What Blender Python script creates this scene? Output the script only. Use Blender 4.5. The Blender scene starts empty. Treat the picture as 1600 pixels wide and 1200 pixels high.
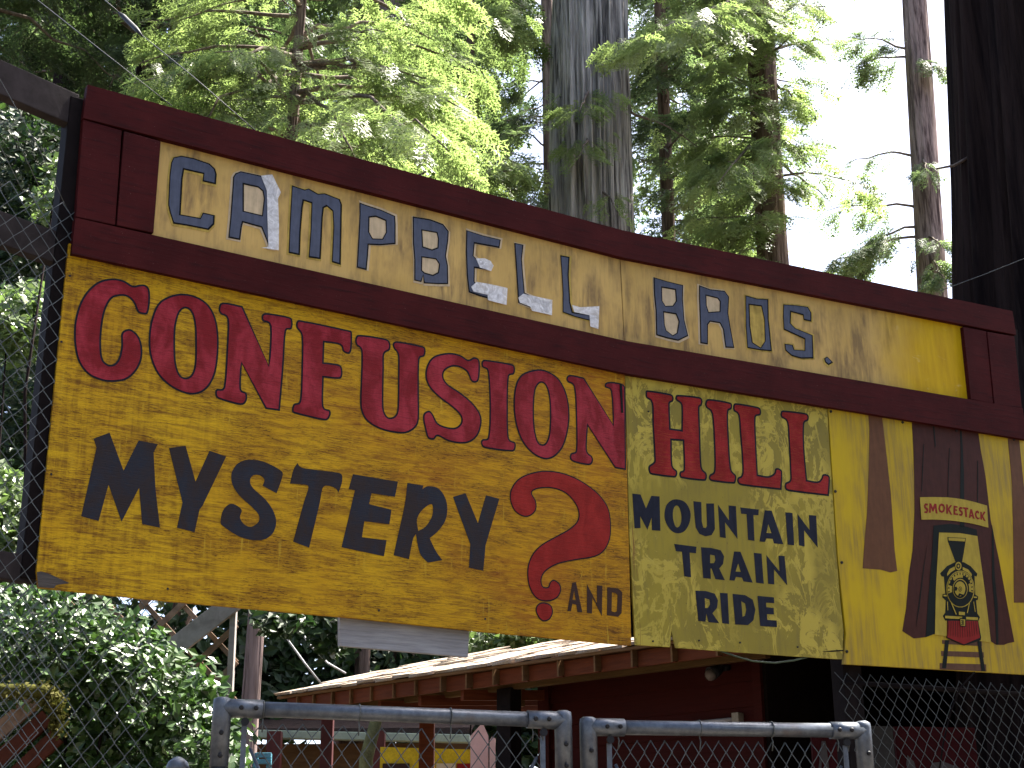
import bpy, math, random
import numpy as np
from mathutils import Vector, Matrix
from mathutils.geometry import tessellate_polygon

sc = bpy.context.scene
col = sc.collection
R = math.radians
# ------------------------------------------------------------------ camera
F = 2294.75                       # focal length in pixels of the 1600 x 1200 photograph
PITCH, ROLL, EYE = R(18.98), R(-0.309), 1.6
_cp, _sp, _cr, _sr = math.cos(PITCH), math.sin(PITCH), math.cos(ROLL), math.sin(ROLL)
FWD = np.array([0, _cp, _sp]); _U = np.array([0, -_sp, _cp]); _X = np.array([1.0, 0, 0])
RIGHT = _cr * _X + _sr * _U; UP = -_sr * _X + _cr * _U
cam_d = bpy.data.cameras.new('camera'); cam = bpy.data.objects.new('camera', cam_d); col.objects.link(cam)
cam_d.sensor_width = 36.0; cam_d.lens = F / 1600 * 36; cam_d.clip_end = 3000; cam_d.clip_start = 0.05
m = Matrix.Identity(4)
for i in range(3):
    m[i][0], m[i][1], m[i][2] = RIGHT[i], UP[i], -FWD[i]
m[2][3] = EYE
cam.matrix_world = m
sc.camera = cam
# ------------------------------------------------------------------ sky, sun, exposure
SUN_EL, SUN_AZ = R(60), R(52)     # azimuth measured from +Y (into the picture) towards +X
w = bpy.data.worlds.new('World'); sc.world = w; w.use_nodes = True
wn = w.node_tree; wn.nodes.clear()
sky = wn.nodes.new('ShaderNodeTexSky'); sky.sky_type = 'NISHITA'; sky.sun_disc = False
sky.sun_elevation = SUN_EL; sky.sun_rotation = SUN_AZ
sky.air_density = 0.7; sky.dust_density = 4.0; sky.ozone_density = 0.6; sky.altitude = 200
bg = wn.nodes.new('ShaderNodeBackground'); bg.inputs[1].default_value = 0.10
wo = wn.nodes.new('ShaderNodeOutputWorld')
wn.links.new(sky.outputs[0], bg.inputs[0]); wn.links.new(bg.outputs[0], wo.inputs[0])
sun_d = bpy.data.lights.new('sun', 'SUN'); sun = bpy.data.objects.new('sun', sun_d); col.objects.link(sun)
sun_d.energy = 5.0; sun_d.angle = R(0.53); sun_d.color = (1.0, 0.94, 0.84)
TO_SUN = Vector((math.sin(SUN_AZ) * math.cos(SUN_EL), math.cos(SUN_AZ) * math.cos(SUN_EL), math.sin(SUN_EL)))
sun.rotation_euler = TO_SUN.to_track_quat('Z', 'Y').to_euler(); sun.location = (20, 20, 40)
vs = sc.view_settings
vs.view_transform = 'Standard'; vs.look = 'None'; vs.gamma = 1; vs.use_curve_mapping = False
vs.exposure = 2.5
sc.cycles.max_bounces = 10; sc.cycles.transparent_max_bounces = 12
sc.cycles.diffuse_bounces = 6; sc.cycles.glossy_bounces = 2; sc.cycles.transmission_bounces = 8
sc.cycles.caustics_reflective = False; sc.cycles.caustics_refractive = False
sc.cycles.sample_clamp_indirect = 8

# ------------------------------------------------------------------ pixel -> place helpers
CAM = np.array([0, 0, EYE])
def ray(px, py):
    return FWD + (px - 800) / F * RIGHT + (600 - py) / F * UP
def at(px, py, Y):                # the point seen at a pixel at a depth of Y metres
    d = ray(px, py); return CAM + d * (Y / d[1])
def plane_hit(px, py, p0, az):    # vertical plane through p0 running along azimuth az
    d = ray(px, py); n = np.array([math.cos(az), -math.sin(az), 0])
    return CAM + d * (np.dot(np.asarray(p0) - CAM, n) / np.dot(d, n))
def srgb(r, g, b, k=1.0):
    f = lambda c: (c / 255 / 12.92 if c / 255 <= .04045 else ((c / 255 + .055) / 1.055) ** 2.4)
    return (f(r) * k, f(g) * k, f(b) * k, 1)

# ------------------------------------------------------------------ objects
def tag(o, label=None, cat=None, group=None, kind=None):
    if label: o['label'] = label
    if cat: o['category'] = cat
    if group: o['group'] = group
    if kind: o['kind'] = kind
    return o
def empty(name, loc, label, cat, group=None):
    o = bpy.data.objects.new(name, None); col.objects.link(o); o.location = Vector(loc)
    o.empty_display_size = 0.2
    return tag(o, label, cat, group)
def world_loc(o):
    v = Vector(o.location)
    while o.parent: o = o.parent; v = v + Vector(o.location)
    return v
def link_mesh(name, me, parent):
    o = bpy.data.objects.new(name, me); col.objects.link(o)
    if parent is not None:
        o.parent = parent
    return o
class MB:
    def __init__(s): s.v = []; s.f = []; s.m = []; s.sp = []; s.sm = []
    def add(s, vs, fs, mi=0, sp=None, smooth=False):
        b = len(s.v); s.v += [tuple(map(float, p)) for p in vs]
        s.f += [tuple(b + i for i in f) for f in fs]; s.m += [mi] * len(fs); s.sm += [smooth] * len(fs)
        s.sp += [tuple(map(float, p)) for p in (sp if sp is not None else vs)]
        return s
    def hexa(s, c, mi=0, sp=None):          # 8 corners: bottom 4 (ccw seen from outside-top), top 4
        return s.add(c, [(3, 2, 1, 0), (4, 5, 6, 7), (0, 1, 5, 4), (1, 2, 6, 5), (2, 3, 7, 6), (3, 0, 4, 7)], mi, sp)
    def bar(s, a, b, wv, hv, mi=0):         # box from a to b with full width vector wv and height vector hv
        a, b, wv, hv = (np.asarray(x, float) for x in (a, b, wv, hv)); wv = wv / 2; hv = hv / 2
        c = [a - wv - hv, b - wv - hv, b + wv - hv, a + wv - hv, a - wv + hv, b - wv + hv, b + wv + hv, a + wv + hv]
        return s.hexa(c, mi)
    def tube(s, pts, r, n=8, mi=0, cap=True):
        pts = [np.asarray(p, float) for p in pts]; k = len(pts)
        rs = r if hasattr(r, '__len__') else [r] * k
        t0 = pts[1] - pts[0]; ref = np.array([0, 0, 1.0]) if abs(t0[2]) < .9 * np.linalg.norm(t0) else np.array([1.0, 0, 0])
        vs = []; 
        for i, p in enumerate(pts):
            t = pts[min(i + 1, k - 1)] - pts[max(i - 1, 0)]; t = t / (np.linalg.norm(t) + 1e-12)
            a = np.cross(ref, t); a /= np.linalg.norm(a) + 1e-12; b = np.cross(t, a); ref = np.cross(t, a) if k > 2 else ref
            for j in range(n):
                q = 2 * math.pi * j / n; vs.append(p + rs[i] * (math.cos(q) * a + math.sin(q) * b))
            ref = b
        fs = [(i * n + j, i * n + (j + 1) % n, (i + 1) * n + (j + 1) % n, (i + 1) * n + j) for i in range(k - 1) for j in range(n)]
        s.add(vs, fs, mi, None, True)
        if cap:
            b = len(s.v) - len(vs)
            s.f += [tuple(b + j for j in reversed(range(n))), tuple(b + (k - 1) * n + j for j in range(n))]; s.m += [mi, mi]; s.sm += [False, False]
        return s
    def mesh(s, name, mats, off=(0, 0, 0), shade=False):
        me = bpy.data.meshes.new(name); off = np.asarray(off, float)
        me.from_pydata([tuple(np.array(p) - off) for p in s.v], [], s.f)
        for mt in (mats if isinstance(mats, (list, tuple)) else [mats]): me.materials.append(mt)
        me.polygons.foreach_set('material_index', s.m); me.polygons.foreach_set('use_smooth', s.sm)
        a = me.attributes.new('sp', 'FLOAT_VECTOR', 'POINT'); a.data.foreach_set('vector', np.array(s.sp, 'f').ravel())
        me.update()
        if shade: me.polygons.foreach_set('use_smooth', [True] * len(s.f)); me.set_sharp_from_angle(angle=R(30))
        return me
    def build(s, name, mats, parent=None, bevel=0, shade=False):
        off = world_loc(parent) if parent is not None else (0, 0, 0)
        o = link_mesh(name, s.mesh(name, mats, off, shade), parent)
        if bevel:
            b = o.modifiers.new('bevel', 'BEVEL'); b.width = bevel; b.segments = 2; b.limit_method = 'ANGLE'
        return o
def clone(o, parent=None):
    c = o.copy(); col.objects.link(c); c.parent = parent if parent is not None else o.parent
    return c

# ------------------------------------------------------------------ materials
class NT:
    def __init__(s, name):
        s.mat = bpy.data.materials.new(name); s.mat.use_nodes = True; s.t = s.mat.node_tree; s.t.nodes.clear()
        s.out = s.t.nodes.new('ShaderNodeOutputMaterial')
    def n(s, ty, ins=None, **pr):
        nd = s.t.nodes.new('ShaderNode' + ty)
        for k, v in pr.items(): setattr(nd, k, v)
        for k, v in (ins or {}).items(): s.put(nd.inputs[k], v)
        return nd
    def put(s, sock, v):
        if isinstance(v, bpy.types.NodeSocket): s.t.links.new(v, sock)
        elif hasattr(v, '__len__') and sock.type == 'RGBA' and len(v) == 3: sock.default_value = (*v, 1)
        else: sock.default_value = v
    def coord(s, attr='sp', scale=(1, 1, 1), loc=(0, 0, 0)):
        if attr == 'obj': v = s.n('TexCoord').outputs['Object']
        else: v = s.n('Attribute', attribute_name=attr).outputs['Vector']
        return s.n('Mapping', {'Vector': v, 'Scale': scale, 'Location': loc}).outputs[0]
    def noise(s, v, scale=5, detail=4, rough=.55, dist=0):
        return s.n('TexNoise', {'Vector': v, 'Scale': scale, 'Detail': detail, 'Roughness': rough, 'Distortion': dist}).outputs[0]
    def ramp(s, f, *stops):
        r = s.n('ValToRGB', {'Fac': f}); e = r.color_ramp.elements
        while len(e) < len(stops): e.new(.5)
        for el, (p, c) in zip(e, stops):
            el.position = p; el.color = c if hasattr(c, '__len__') else (c, c, c, 1)
        return r.outputs[0]
    def mix(s, f, a, b, mode='MIX'):
        nd = s.n('Mix', data_type='RGBA', blend_type=mode)
        s.put(nd.inputs[0], f); s.put(nd.inputs[6], a); s.put(nd.inputs[7], b); return nd.outputs[2]
    def math(s, op, a, b=0):
        nd = s.n('Math', operation=op); s.put(nd.inputs[0], a); s.put(nd.inputs[1], b); return nd.outputs[0]
    def bump(s, h, dist=.002, st=1.0):
        return s.n('Bump', {'Height': h, 'Distance': dist, 'Strength': st}).outputs[0]
    def bsdf(s, color, rough=.6, spec=.35, normal=None, metal=0, **kw):
        b = s.n('BsdfPrincipled', {'Base Color': color, 'Roughness': rough, 'Specular IOR Level': spec, 'Metallic': metal})
        for k, v in kw.items(): s.put(b.inputs[k], v)
        if normal is not None: s.t.links.new(normal, b.inputs['Normal'])
        return b
    def aged(s, c, k): return s.mix(1.0, c, (k, k, k), 'MULTIPLY')  # scales the whole colour evenly to suit the exposure
    def done(s, sh):
        s.t.links.new(sh if isinstance(sh, bpy.types.NodeSocket) else sh.outputs[0], s.out.inputs[0]); return s.mat

def simple(name, c, rough=.7, spec=.3, var=.35, scale=9, stretch=(1, 1, 1), bump=.002, metal=0, attr='obj'):
    t = NT(name); v = t.coord(attr, stretch)
    a = t.noise(v, scale, 5); b = t.noise(v, scale * 6, 4, .6)
    f = t.math('ADD', t.math('MULTIPLY', a, .6), t.math('MULTIPLY', b, .4))
    c = tuple(c[:3]); lo = tuple(x * (1 - var) for x in c); hi = tuple(min(1, x * (1 + var)) for x in c)
    cc = t.ramp(f, (.32, (*lo, 1)), (.68, (*hi, 1)))
    return t.done(t.bsdf(cc, rough, spec, t.bump(f, bump), metal))

def wood_mat(name, c, dark, stretch, grain=30, rough=.8, attr='obj', grain_amt=.6, bump=.002):
    t = NT(name); v = t.coord(attr, stretch)
    g = t.noise(v, grain, 5, .65, .4); b = t.noise(t.coord(attr), 2.3, 4)
    c1 = t.mix(t.ramp(g, (.35, 0.0), (.62, 1.0)), dark, c)
    c1 = t.mix(grain_amt, c, c1)
    cc = t.mix(t.ramp(b, (.38, 0.0), (.75, .55)), c1, dark)
    return t.done(t.bsdf(cc, rough, .10, t.bump(g, bump)))

# sign paints: coordinates are metres along the sign (x), depth (y) and height (z)
def paint_frame():
    t = NT('maroon_paint'); v = t.coord('sp')
    g = t.noise(t.coord('sp', (1.3, 1, 14)), 5, 5, .65, .3); blot = t.noise(v, 5, 5, .6); sp = t.noise(v, 260, 1); kn = t.noise(v, 1.9, 2, .4)
    c = t.mix(t.ramp(blot, (.35, 0.0), (.72, 1.0)), (.050, .0080, .0092), (.080, .0125, .0138))
    c = t.mix(t.ramp(g, (.52, 0.0), (.72, .8)), c, (.022, .0075, .009))
    c = t.mix(t.ramp(kn, (.70, 0.0), (.78, .7)), c, (.012, .006, .008))
    c = t.mix(t.ramp(sp, (.765, 0.0), (.80, .55)), c, (.32, .24, .22))
    return t.done(t.bsdf(t.aged(c, .84), .7, .06, t.bump(t.mix(.5, g, blot), .0025)))
def paint_cream():
    t = NT('faded_cream_paint'); v = t.coord('sp')
    st = t.noise(t.coord('sp', (9, 1, 1.4)), 3, 6, .62, .2); big = t.noise(v, 2.6, 4, .55); fine = t.noise(t.coord('sp', (40, 1, 3)), 3, 4)
    u = t.n('SeparateXYZ', {'Vector': v}).outputs[0]
    c = t.mix(t.ramp(big, (.3, 0.0), (.7, 1.0)), (.55, .365, .108), (.71, .49, .172))
    dirt = t.math('MULTIPLY', t.ramp(st, (.38, 0.0), (.60, 1.0)), t.ramp(t.noise(t.coord('sp', (2.4, 1, 1.3), (7, 0, 3)), 2.6, 4, .6), (.42, .05), (.60, 1.0)))
    c = t.mix(t.math('MULTIPLY', dirt, .85), c, (.215, .145, .072))
    c = t.mix(t.math('MULTIPLY', t.ramp(fine, (.5, 0.0), (.8, 1.0)), .35), c, (.36, .23, .10))
    yel = t.n('MapRange', {'Value': t.math('ADD', u, t.math('MULTIPLY', big, .5)), 'From Min': 1.66, 'From Max': 1.98}).outputs[0]
    yc = t.mix(t.ramp(st, (.35, 0.0), (.75, 1.0)), (.68, .44, .008), (.52, .31, .008))
    c = t.mix(yel, c, yc)
    sc_ = t.noise(t.coord('sp', (3, 1, 5)), 2.2, 5, .6, 1.2)
    c = t.mix(t.math('MULTIPLY', t.ramp(sc_, (.63, 0.0), (.70, .6)), yel), c, (.70, .55, .25))
    return t.done(t.bsdf(t.aged(c, .92), .55, .12, t.bump(st, .0008)))
def ply_weather(t, v):
    g = t.noise(t.coord('sp', (3.4, 1, 46)), 5, 6, .72, 1.0)         # fine horizontal checks of the veneer
    g2 = t.noise(t.coord('sp', (1.6, 1, 15)), 3.4, 6, .68, .8)
    vst = t.noise(t.coord('sp', (22, 1, 2.0)), 2.2, 4, .6)          # vertical runs
    big = t.noise(v, 2.1, 4, .6)
    return g, g2, vst, big
def paint_ply():
    t = NT('weathered_yellow_plywood_paint'); v = t.coord('sp')
    g, g2, vst, big = ply_weather(t, v)
    sx = t.n('SeparateXYZ', {'Vector': v}); u = sx.outputs[0]
    left = t.n('MapRange', {'Value': u, 'From Min': -1.5, 'From Max': -2.5}).outputs[0]
    right = t.n('MapRange', {'Value': u, 'From Min': -1.9, 'From Max': -.1}).outputs[0]
    c = t.mix(t.ramp(big, (.34, 0.0), (.64, 1.0)), (.66, .42, .014), (.54, .305, .010))
    c = t.mix(t.math('MULTIPLY', right, .7), c, (.50, .235, .008))
    pat = t.noise(t.coord('sp', (1.6, 1, 3.2), (4, 0, 2)), 2.6, 5, .62, .5)
    c = t.mix(t.math('MULTIPLY', t.ramp(pat, (.45, 0.0), (.64, 1.0)), .55), c, (.29, .135, .010))
    c = t.mix(t.math('MULTIPLY', t.ramp(g2, (.46, 0.0), (.66, 1.0)), .75), c, (.20, .085, .012))
    m2 = t.math('MULTIPLY', t.ramp(g, (.50, 0.0), (.60, 1.0)), t.ramp(pat, (.36, .18), (.60, .9)))
    c = t.mix(m2, c, (.072, .026, .008))
    fk = t.noise(t.coord('sp', (14, 1, 60)), 4, 4, .7)
    c = t.mix(t.math('MULTIPLY', t.ramp(fk, (.56, 0.0), (.64, 1.0)), t.ramp(pat, (.40, .2), (.58, .9))), c, (.05, .020, .008))
    vm = t.math('MULTIPLY', t.ramp(vst, (.46, 0.0), (.62, 1.0)), t.math('MULTIPLY', left, t.ramp(g2, (.40, .2), (.56, 1.0))))
    c = t.mix(t.math('MULTIPLY', vm, .65), c, (.12, .048, .010))
    c = t.mix(t.math('MULTIPLY', t.ramp(vst, (.27, .75), (.40, 0.0)), t.ramp(pat, (.4, .35), (.6, 1.0))), c, (.58, .40, .035))
    og = t.noise(t.coord('sp', (1.2, 1, 1.6), (3, 0, 7)), 1.5, 3)
    c = t.mix(t.math('MULTIPLY', t.math('MULTIPLY', t.ramp(og, (.48, 0.0), (.64, .75)), t.ramp(g2, (.38, .2), (.56, 1.0))), right), c, (.33, .10, .010))
    fl = t.noise(t.coord('sp', (7, 1, 4)), 4, 5, .7, 1.0)
    c = t.mix(t.ramp(fl, (.705, 0.0), (.715, .8)), c, (.60, .44, .05))
    return t.done(t.bsdf(t.aged(c, 1.0), .6, .10, t.bump(g, .0022)))
def paint_on_ply(name, c0, c1, c2, amt=.55):
    t = NT(name); v = t.coord('sp')
    g, g2, vst, big = ply_weather(t, v)
    pat = t.noise(t.coord('sp', (3.2, 1, 1.8), (1, 0, 2)), 3.1, 5, .62, .5)
    c = t.mix(t.ramp(pat, (.41, 0.0), (.57, 1.0)), c0, c1)
    c = t.mix(t.math('MULTIPLY', t.ramp(g, (.48, 0.0), (.66, 1.0)), amt), c, c2)
    c = t.mix(t.math('MULTIPLY', t.ramp(pat, (.24, .8), (.40, 0.0)), amt), c, tuple(min(1, x * 1.35 + .012) for x in c0))
    c = t.mix(t.math('MULTIPLY', t.ramp(vst, (.52, 0.0), (.70, .8)), amt), c, c1)
    return t.done(t.bsdf(t.aged(c, .84), .6, .10, t.bump(g, .0022)))
def paint_olive():
    t = NT('peeling_olive_yellow_paint'); v = t.coord('sp')
    big = t.noise(v, 2.4, 4, .6); st = t.noise(t.coord('sp', (14, 1, 1.6)), 2.5, 5, .6)
    c = t.mix(t.ramp(big, (.35, 0.0), (.68, 1.0)), (.37, .30, .040), (.27, .22, .042))
    c = t.mix(t.math('MULTIPLY', t.ramp(st, (.5, 0.0), (.72, 1.0)), .5), c, (.20, .165, .055))
    pe = t.noise(t.coord('sp', (1, 1, .75), (5, 0, 1.5)), 8.5, 8, .66, 1.1); zone = t.noise(t.coord('sp', (1, 1, .6), (1.2, 0, .3)), 2.1, 4, .6)
    pm = t.math('MULTIPLY', t.ramp(pe, (.52, 0.0), (.535, 1.0)), t.ramp(zone, (.42, 0.0), (.50, 1.0)))
    ln = t.math('ABSOLUTE', t.math('SUBTRACT', t.noise(t.coord('sp', (1, 1, .6), (9, 0, 4)), 6.0, 6, .62, .9), .5))
    lm = t.math('MULTIPLY', t.ramp(ln, (.016, 1.0), (.026, 0.0)), t.ramp(zone, (.40, 0.0), (.48, .8)))
    c = t.mix(t.math('MAXIMUM', pm, lm), c, (.56, .45, .075))
    rust = t.noise(t.coord('sp', (24, 1, 1.2), (2, 0, 0)), 2.4, 5, .7)
    u = t.n('SeparateXYZ', {'Vector': v}).outputs[0]
    rm = t.math('MULTIPLY', t.ramp(rust, (.55, 0.0), (.68, 1.0)), t.n('MapRange', {'Value': u, 'From Min': .11, 'From Max': .02}).outputs[0])
    c = t.mix(rm, c, (.19, .075, .02))
    dm = t.noise(v, 75, 3, .6); c = t.mix(t.ramp(dm, (.66, 0.0), (.74, .45)), c, (.10, .085, .03))
    return t.done(t.bsdf(t.aged(c, .86), .48, .18, t.bump(t.mix(.5, pm, big), .0010)))
def paint_yellow():
    t = NT('bright_yellow_sheet_paint'); v = t.coord('sp')
    big = t.noise(t.coord('sp', (1.4, 1, .8), (1, 0, 2)), 2.2, 4, .55); st = t.noise(t.coord('sp', (17, 1, 1.1)), 3, 6, .66, .2)
    c = t.mix(t.ramp(big, (.35, 0.0), (.7, 1.0)), (.66, .47, .010), (.56, .38, .014))
    sm = t.math('MULTIPLY', t.ramp(st, (.42, .15), (.62, 1.0)), t.ramp(big, (.40, .1), (.56, .85)))
    c = t.mix(sm, c, (.29, .205, .06))
    dk = t.noise(t.coord('sp', (38, 1, 3)), 3, 5, .7)
    c = t.mix(t.math('MULTIPLY', t.ramp(dk, (.60, 0.0), (.74, 1.0)), t.ramp(big, (.45, 0.0), (.58, .6))), c, (.10, .075, .03))
    return t.done(t.bsdf(t.aged(c, .84), .42, .2, t.bump(big, .002)))
def paint_flat(name, c, var=.2, rough=.5, scale=7, stretch=(8, 1, 1.2)):
    t = NT(name); a = t.noise(t.coord('sp', stretch), scale, 5, .6); b = t.noise(t.coord('sp'), 30, 3)
    f = t.mix(.4, a, b); lo = tuple(x * (1 - var) for x in c); hi = tuple(min(1, x * (1 + var)) for x in c)
    return t.done(t.bsdf(t.aged(t.ramp(f, (.35, (*lo, 1)), (.65, (*hi, 1))), .76), rough, .12))
def tape_mat():
    t = NT('clear_weathered_tape'); v = t.coord('sp'); n = t.noise(v, 26, 5, .6, 1.6)
    b = t.bsdf((.78, .80, .84), .25, .6, t.bump(n, .004)); tr = t.n('BsdfTransparent')
    mx = t.n('MixShader', {0: t.ramp(n, (.36, .98), (.66, .55))}); t.put(mx.inputs[1], tr.outputs[0]); t.put(mx.inputs[2], b.outputs[0])
    return t.done(mx)
def leaf_mat(name, dark, light, trans=.45, rough=.45, spec=.4):
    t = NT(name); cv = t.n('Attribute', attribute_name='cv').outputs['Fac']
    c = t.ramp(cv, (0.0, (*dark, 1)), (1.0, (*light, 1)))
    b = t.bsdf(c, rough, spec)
    tc = t.mix(1.0, c, (1.02, 1.15, .72), 'MULTIPLY'); tr = t.n('BsdfTranslucent', {0: tc})
    mx = t.n('MixShader', {0: trans}); t.put(mx.inputs[1], b.outputs[0]); t.put(mx.inputs[2], tr.outputs[0])
    return t.done(mx)
def bark_mat(name, c, dark, zs=.12, scale=14, bump=.03, moss=None):
    t = NT(name); v = t.coord('obj', (1, 1, zs)); g = t.noise(v, scale, 6, .65, .6); g2 = t.noise(v, scale * 3.2, 4, .6)
    big = t.noise(t.coord('obj', (1, 1, .4)), 1.6, 3)
    f = t.math('ADD', t.math('MULTIPLY', g, .65), t.math('MULTIPLY', g2, .35))
    c1 = t.mix(t.ramp(f, (.40, 0.0), (.56, 1.0)), dark, c)
    cc = t.mix(t.ramp(big, (.4, 0.0), (.7, .5)), c1, tuple(x * .6 for x in c))
    if moss: cc = t.mix(t.ramp(t.noise(t.coord('obj'), 3, 4), (.5, 0.0), (.65, .8)), cc, moss)
    return t.done(t.bsdf(cc, .9, .05, t.bump(f, bump)))
def galv_mat():
    t = NT('galvanised_steel'); v = t.coord('obj'); n = t.noise(v, 34, 5, .65); s = t.noise(t.coord('obj', (1, 1, 1)), 6, 4)
    c = t.mix(t.ramp(n, (.35, 0.0), (.7, 1.0)), (.085, .10, .125), (.155, .178, .212))
    c = t.mix(t.ramp(s, (.62, 0.0), (.74, .55)), c, (.11, .07, .045))
    sp = t.noise(v, 120, 2); c = t.mix(t.ramp(sp, (.68, 0.0), (.75, .5)), c, (.06, .06, .065))
    return t.done(t.bsdf(c, .42, .5, t.bump(n, .0006), .55))

MT = {}
MT['frame'] = paint_frame(); MT['cream'] = paint_cream(); MT['ply'] = paint_ply(); MT['olive'] = paint_olive(); MT['yellow'] = paint_yellow()
MT['red_ply'] = paint_on_ply('faded_crimson_paint', (.41, .035, .058), (.245, .014, .022), (.085, .009, .013))
MT['qred'] = paint_on_ply('brick_red_paint', (.37, .024, .020), (.28, .016, .013), (.11, .010, .008), .4)
MT['navy_ply'] = paint_on_ply('worn_navy_paint', (.024, .031, .050), (.034, .027, .030), (.052, .032, .022), .5)
MT['brownblack'] = paint_on_ply('worn_brown_paint', (.045, .025, .024), (.055, .028, .02), (.08, .04, .02), .4)
MT['outline'] = paint_flat('navy_outline_paint', (.014, .014, .026), .3)
MT['red_metal'] = paint_on_ply('streaked_red_paint', (.36, .020, .026), (.25, .011, .014), (.42, .12, .02), .35)
MT['navy'] = paint_flat('navy_paint', (.018, .022, .042), .3)
MT['blue'] = paint_flat('slate_blue_letter_face', (.105, .125, .19), .18, .45)
MT['black'] = paint_flat('black_edge_paint', (.004, .004, .005), .3)
MT['halo'] = paint_flat('unfaded_yellow_ghost', (.58, .42, .10), .35)
MT['halo_w'] = paint_flat('bare_pale_ghost', (.72, .58, .38), .2)
MT['tape'] = tape_mat()
MT['bare_ply'] = wood_mat('bare_grey_plywood', (.11, .10, .095, 1), (.03, .028, .028, 1), (2, 1, 30), 6, attr='sp')
MT['tan'] = paint_flat('tan_brown_paint', (.165, .075, .038), .15)
MT['darkbrown'] = paint_flat('dark_brown_paint', (.070, .022, .017), .2)
MT['art_black'] = paint_flat('black_art_paint', (.007, .012, .011), .2)
MT['art_yellow'] = paint_flat('pale_yellow_art_paint', (.52, .40, .06), .15)
MT['art_red'] = paint_flat('red_art_paint', (.30, .022, .020), .15)
MT['tie'] = paint_flat('brown_tie_paint', (.14, .072, .045), .2)
MT['galv'] = galv_mat()
MT['bolt'] = simple('dark_bolt_steel', (.018, .019, .023), .6, .3, .3, 40, metal=.2)
MT['wire'] = simple('weathered_wire', (.10, .112, .115), .5, .4, .35, 60, metal=.3)
MT['darkwood'] = wood_mat('dark_stained_timber', (.012, .0085, .009, 1), (.0035, .0025, .003, 1), (1, 1, 1), 14)
MT['railwood'] = wood_mat('lit_dark_rail', (.040, .034, .036, 1), (.012, .009, .010, 1), (1, 1, 1), 14)  # lighter copy of the dark timber: the rails' lit look is in the colour
MT['greyboard'] = wood_mat('weathered_grey_board', (.40, .41, .44, 1), (.20, .20, .215, 1), (1.2, 1, 22), 6, attr='sp', grain_amt=.6)

# ------------------------------------------------------------------ the sign: two planes that meet at a shallow bend
S = 6.2
K = np.array([.0808 * S, S, 0.0]); AZ = (R(57.79), R(63.98))
DIR = [np.array([math.sin(a), math.cos(a), 0]) for a in AZ]
BACK = [np.array([-math.cos(a), math.sin(a), 0]) for a in AZ]
_bis = BACK[0] + BACK[1]; _bis /= np.linalg.norm(_bis)
def W(u, y, z):
    if abs(u) < 1e-6: return K + y * _bis + np.array([0, 0, z])
    i = 0 if u < 0 else 1
    return K + u * DIR[i] + y * BACK[i] + np.array([0, 0, z])
def uz(px, py, y=0.0, side=None):
    for i in ((0, 1) if side is None else (side,)):
        d = ray(px, py); n = BACK[i]; q = K + y * n
        p = CAM + d * (np.dot(q - CAM, n) / np.dot(d, n)); u = np.dot(p - K, DIR[i])
        if side is not None or (i == 0 and u <= 0) or i == 1: return np.array([u, p[2]])
def area(p):
    p = np.asarray(p); return .5 * np.sum(p[:, 0] * np.roll(p[:, 1], -1) - np.roll(p[:, 0], -1) * p[:, 1])
def inset(p, d):                  # move a closed outline to its left by d
    p = np.asarray(p, float); a = p - np.roll(p, 1, 0); b = np.roll(p, -1, 0) - p
    na = np.stack([-a[:, 1], a[:, 0]], 1); na /= np.linalg.norm(na, axis=1)[:, None] + 1e-9
    nb = np.stack([-b[:, 1], b[:, 0]], 1); nb /= np.linalg.norm(nb, axis=1)[:, None] + 1e-9
    n = na + nb; l = np.linalg.norm(n, axis=1); l = np.maximum(l, .9)
    return p + n / l[:, None] * (d * 2 / l)[:, None]
def smooth(pts, corner, n=4):
    k = len(pts); out = []; pts = [np.asarray(p, float) for p in pts]
    for i in range(k):
        p0, p1, p2, p3 = pts[i - 1], pts[i], pts[(i + 1) % k], pts[(i + 2) % k]
        if corner[i] and corner[(i + 1) % k]: out.append(p1); continue
        m1 = (p2 - p0) / 2 if not corner[i] else (p2 - p1) * .6
        m2 = (p3 - p1) / 2 if not corner[(i + 1) % k] else (p2 - p1) * .6
        L = np.linalg.norm(p2 - p1)
        m1 = m1 * min(1, 1.6 * L / (np.linalg.norm(m1) + 1e-9)); m2 = m2 * min(1, 1.6 * L / (np.linalg.norm(m2) + 1e-9))
        for j in range(n):
            t = j / n; out.append((2*t**3-3*t*t+1)*p1 + (t**3-2*t*t+t)*m1 + (-2*t**3+3*t*t)*p2 + (t**3-t*t)*m2)
    return out
ZOOM = {'c': (220, 200, 4), 'd': (600, 280, 4), 'e': (960, 360, 4), 'f': (40, 400, 3.2), 'g': (500, 480, 3.2), 'h': (40, 640, 3.2),
        'i': (500, 680, 3.2), 'j': (960, 580, 4.2105), 'k': (960, 760, 4.2105), 'a': (1280, 620, 5), 'b': (1280, 820, 5), 's': (1400, 760, 8),
        'x': (0, 0, 1), 't': (1260, 400, 4.706), 'r': (1420, 900, 7.5)}
def trace(z, txt, curved=False):  # "x,y x,y* ..." : '*' is a sharp corner
    ox, oy, s = ZOOM[z]; pts = []; cor = []
    for w_ in txt.split():
        c = w_.endswith('*') or not curved; x, y = w_.rstrip('*').split(',')
        pts.append((ox + float(x) / s, oy + float(y) / s)); cor.append(c)
    return smooth(pts, cor) if curved else [np.array(p) for p in pts]
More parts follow.
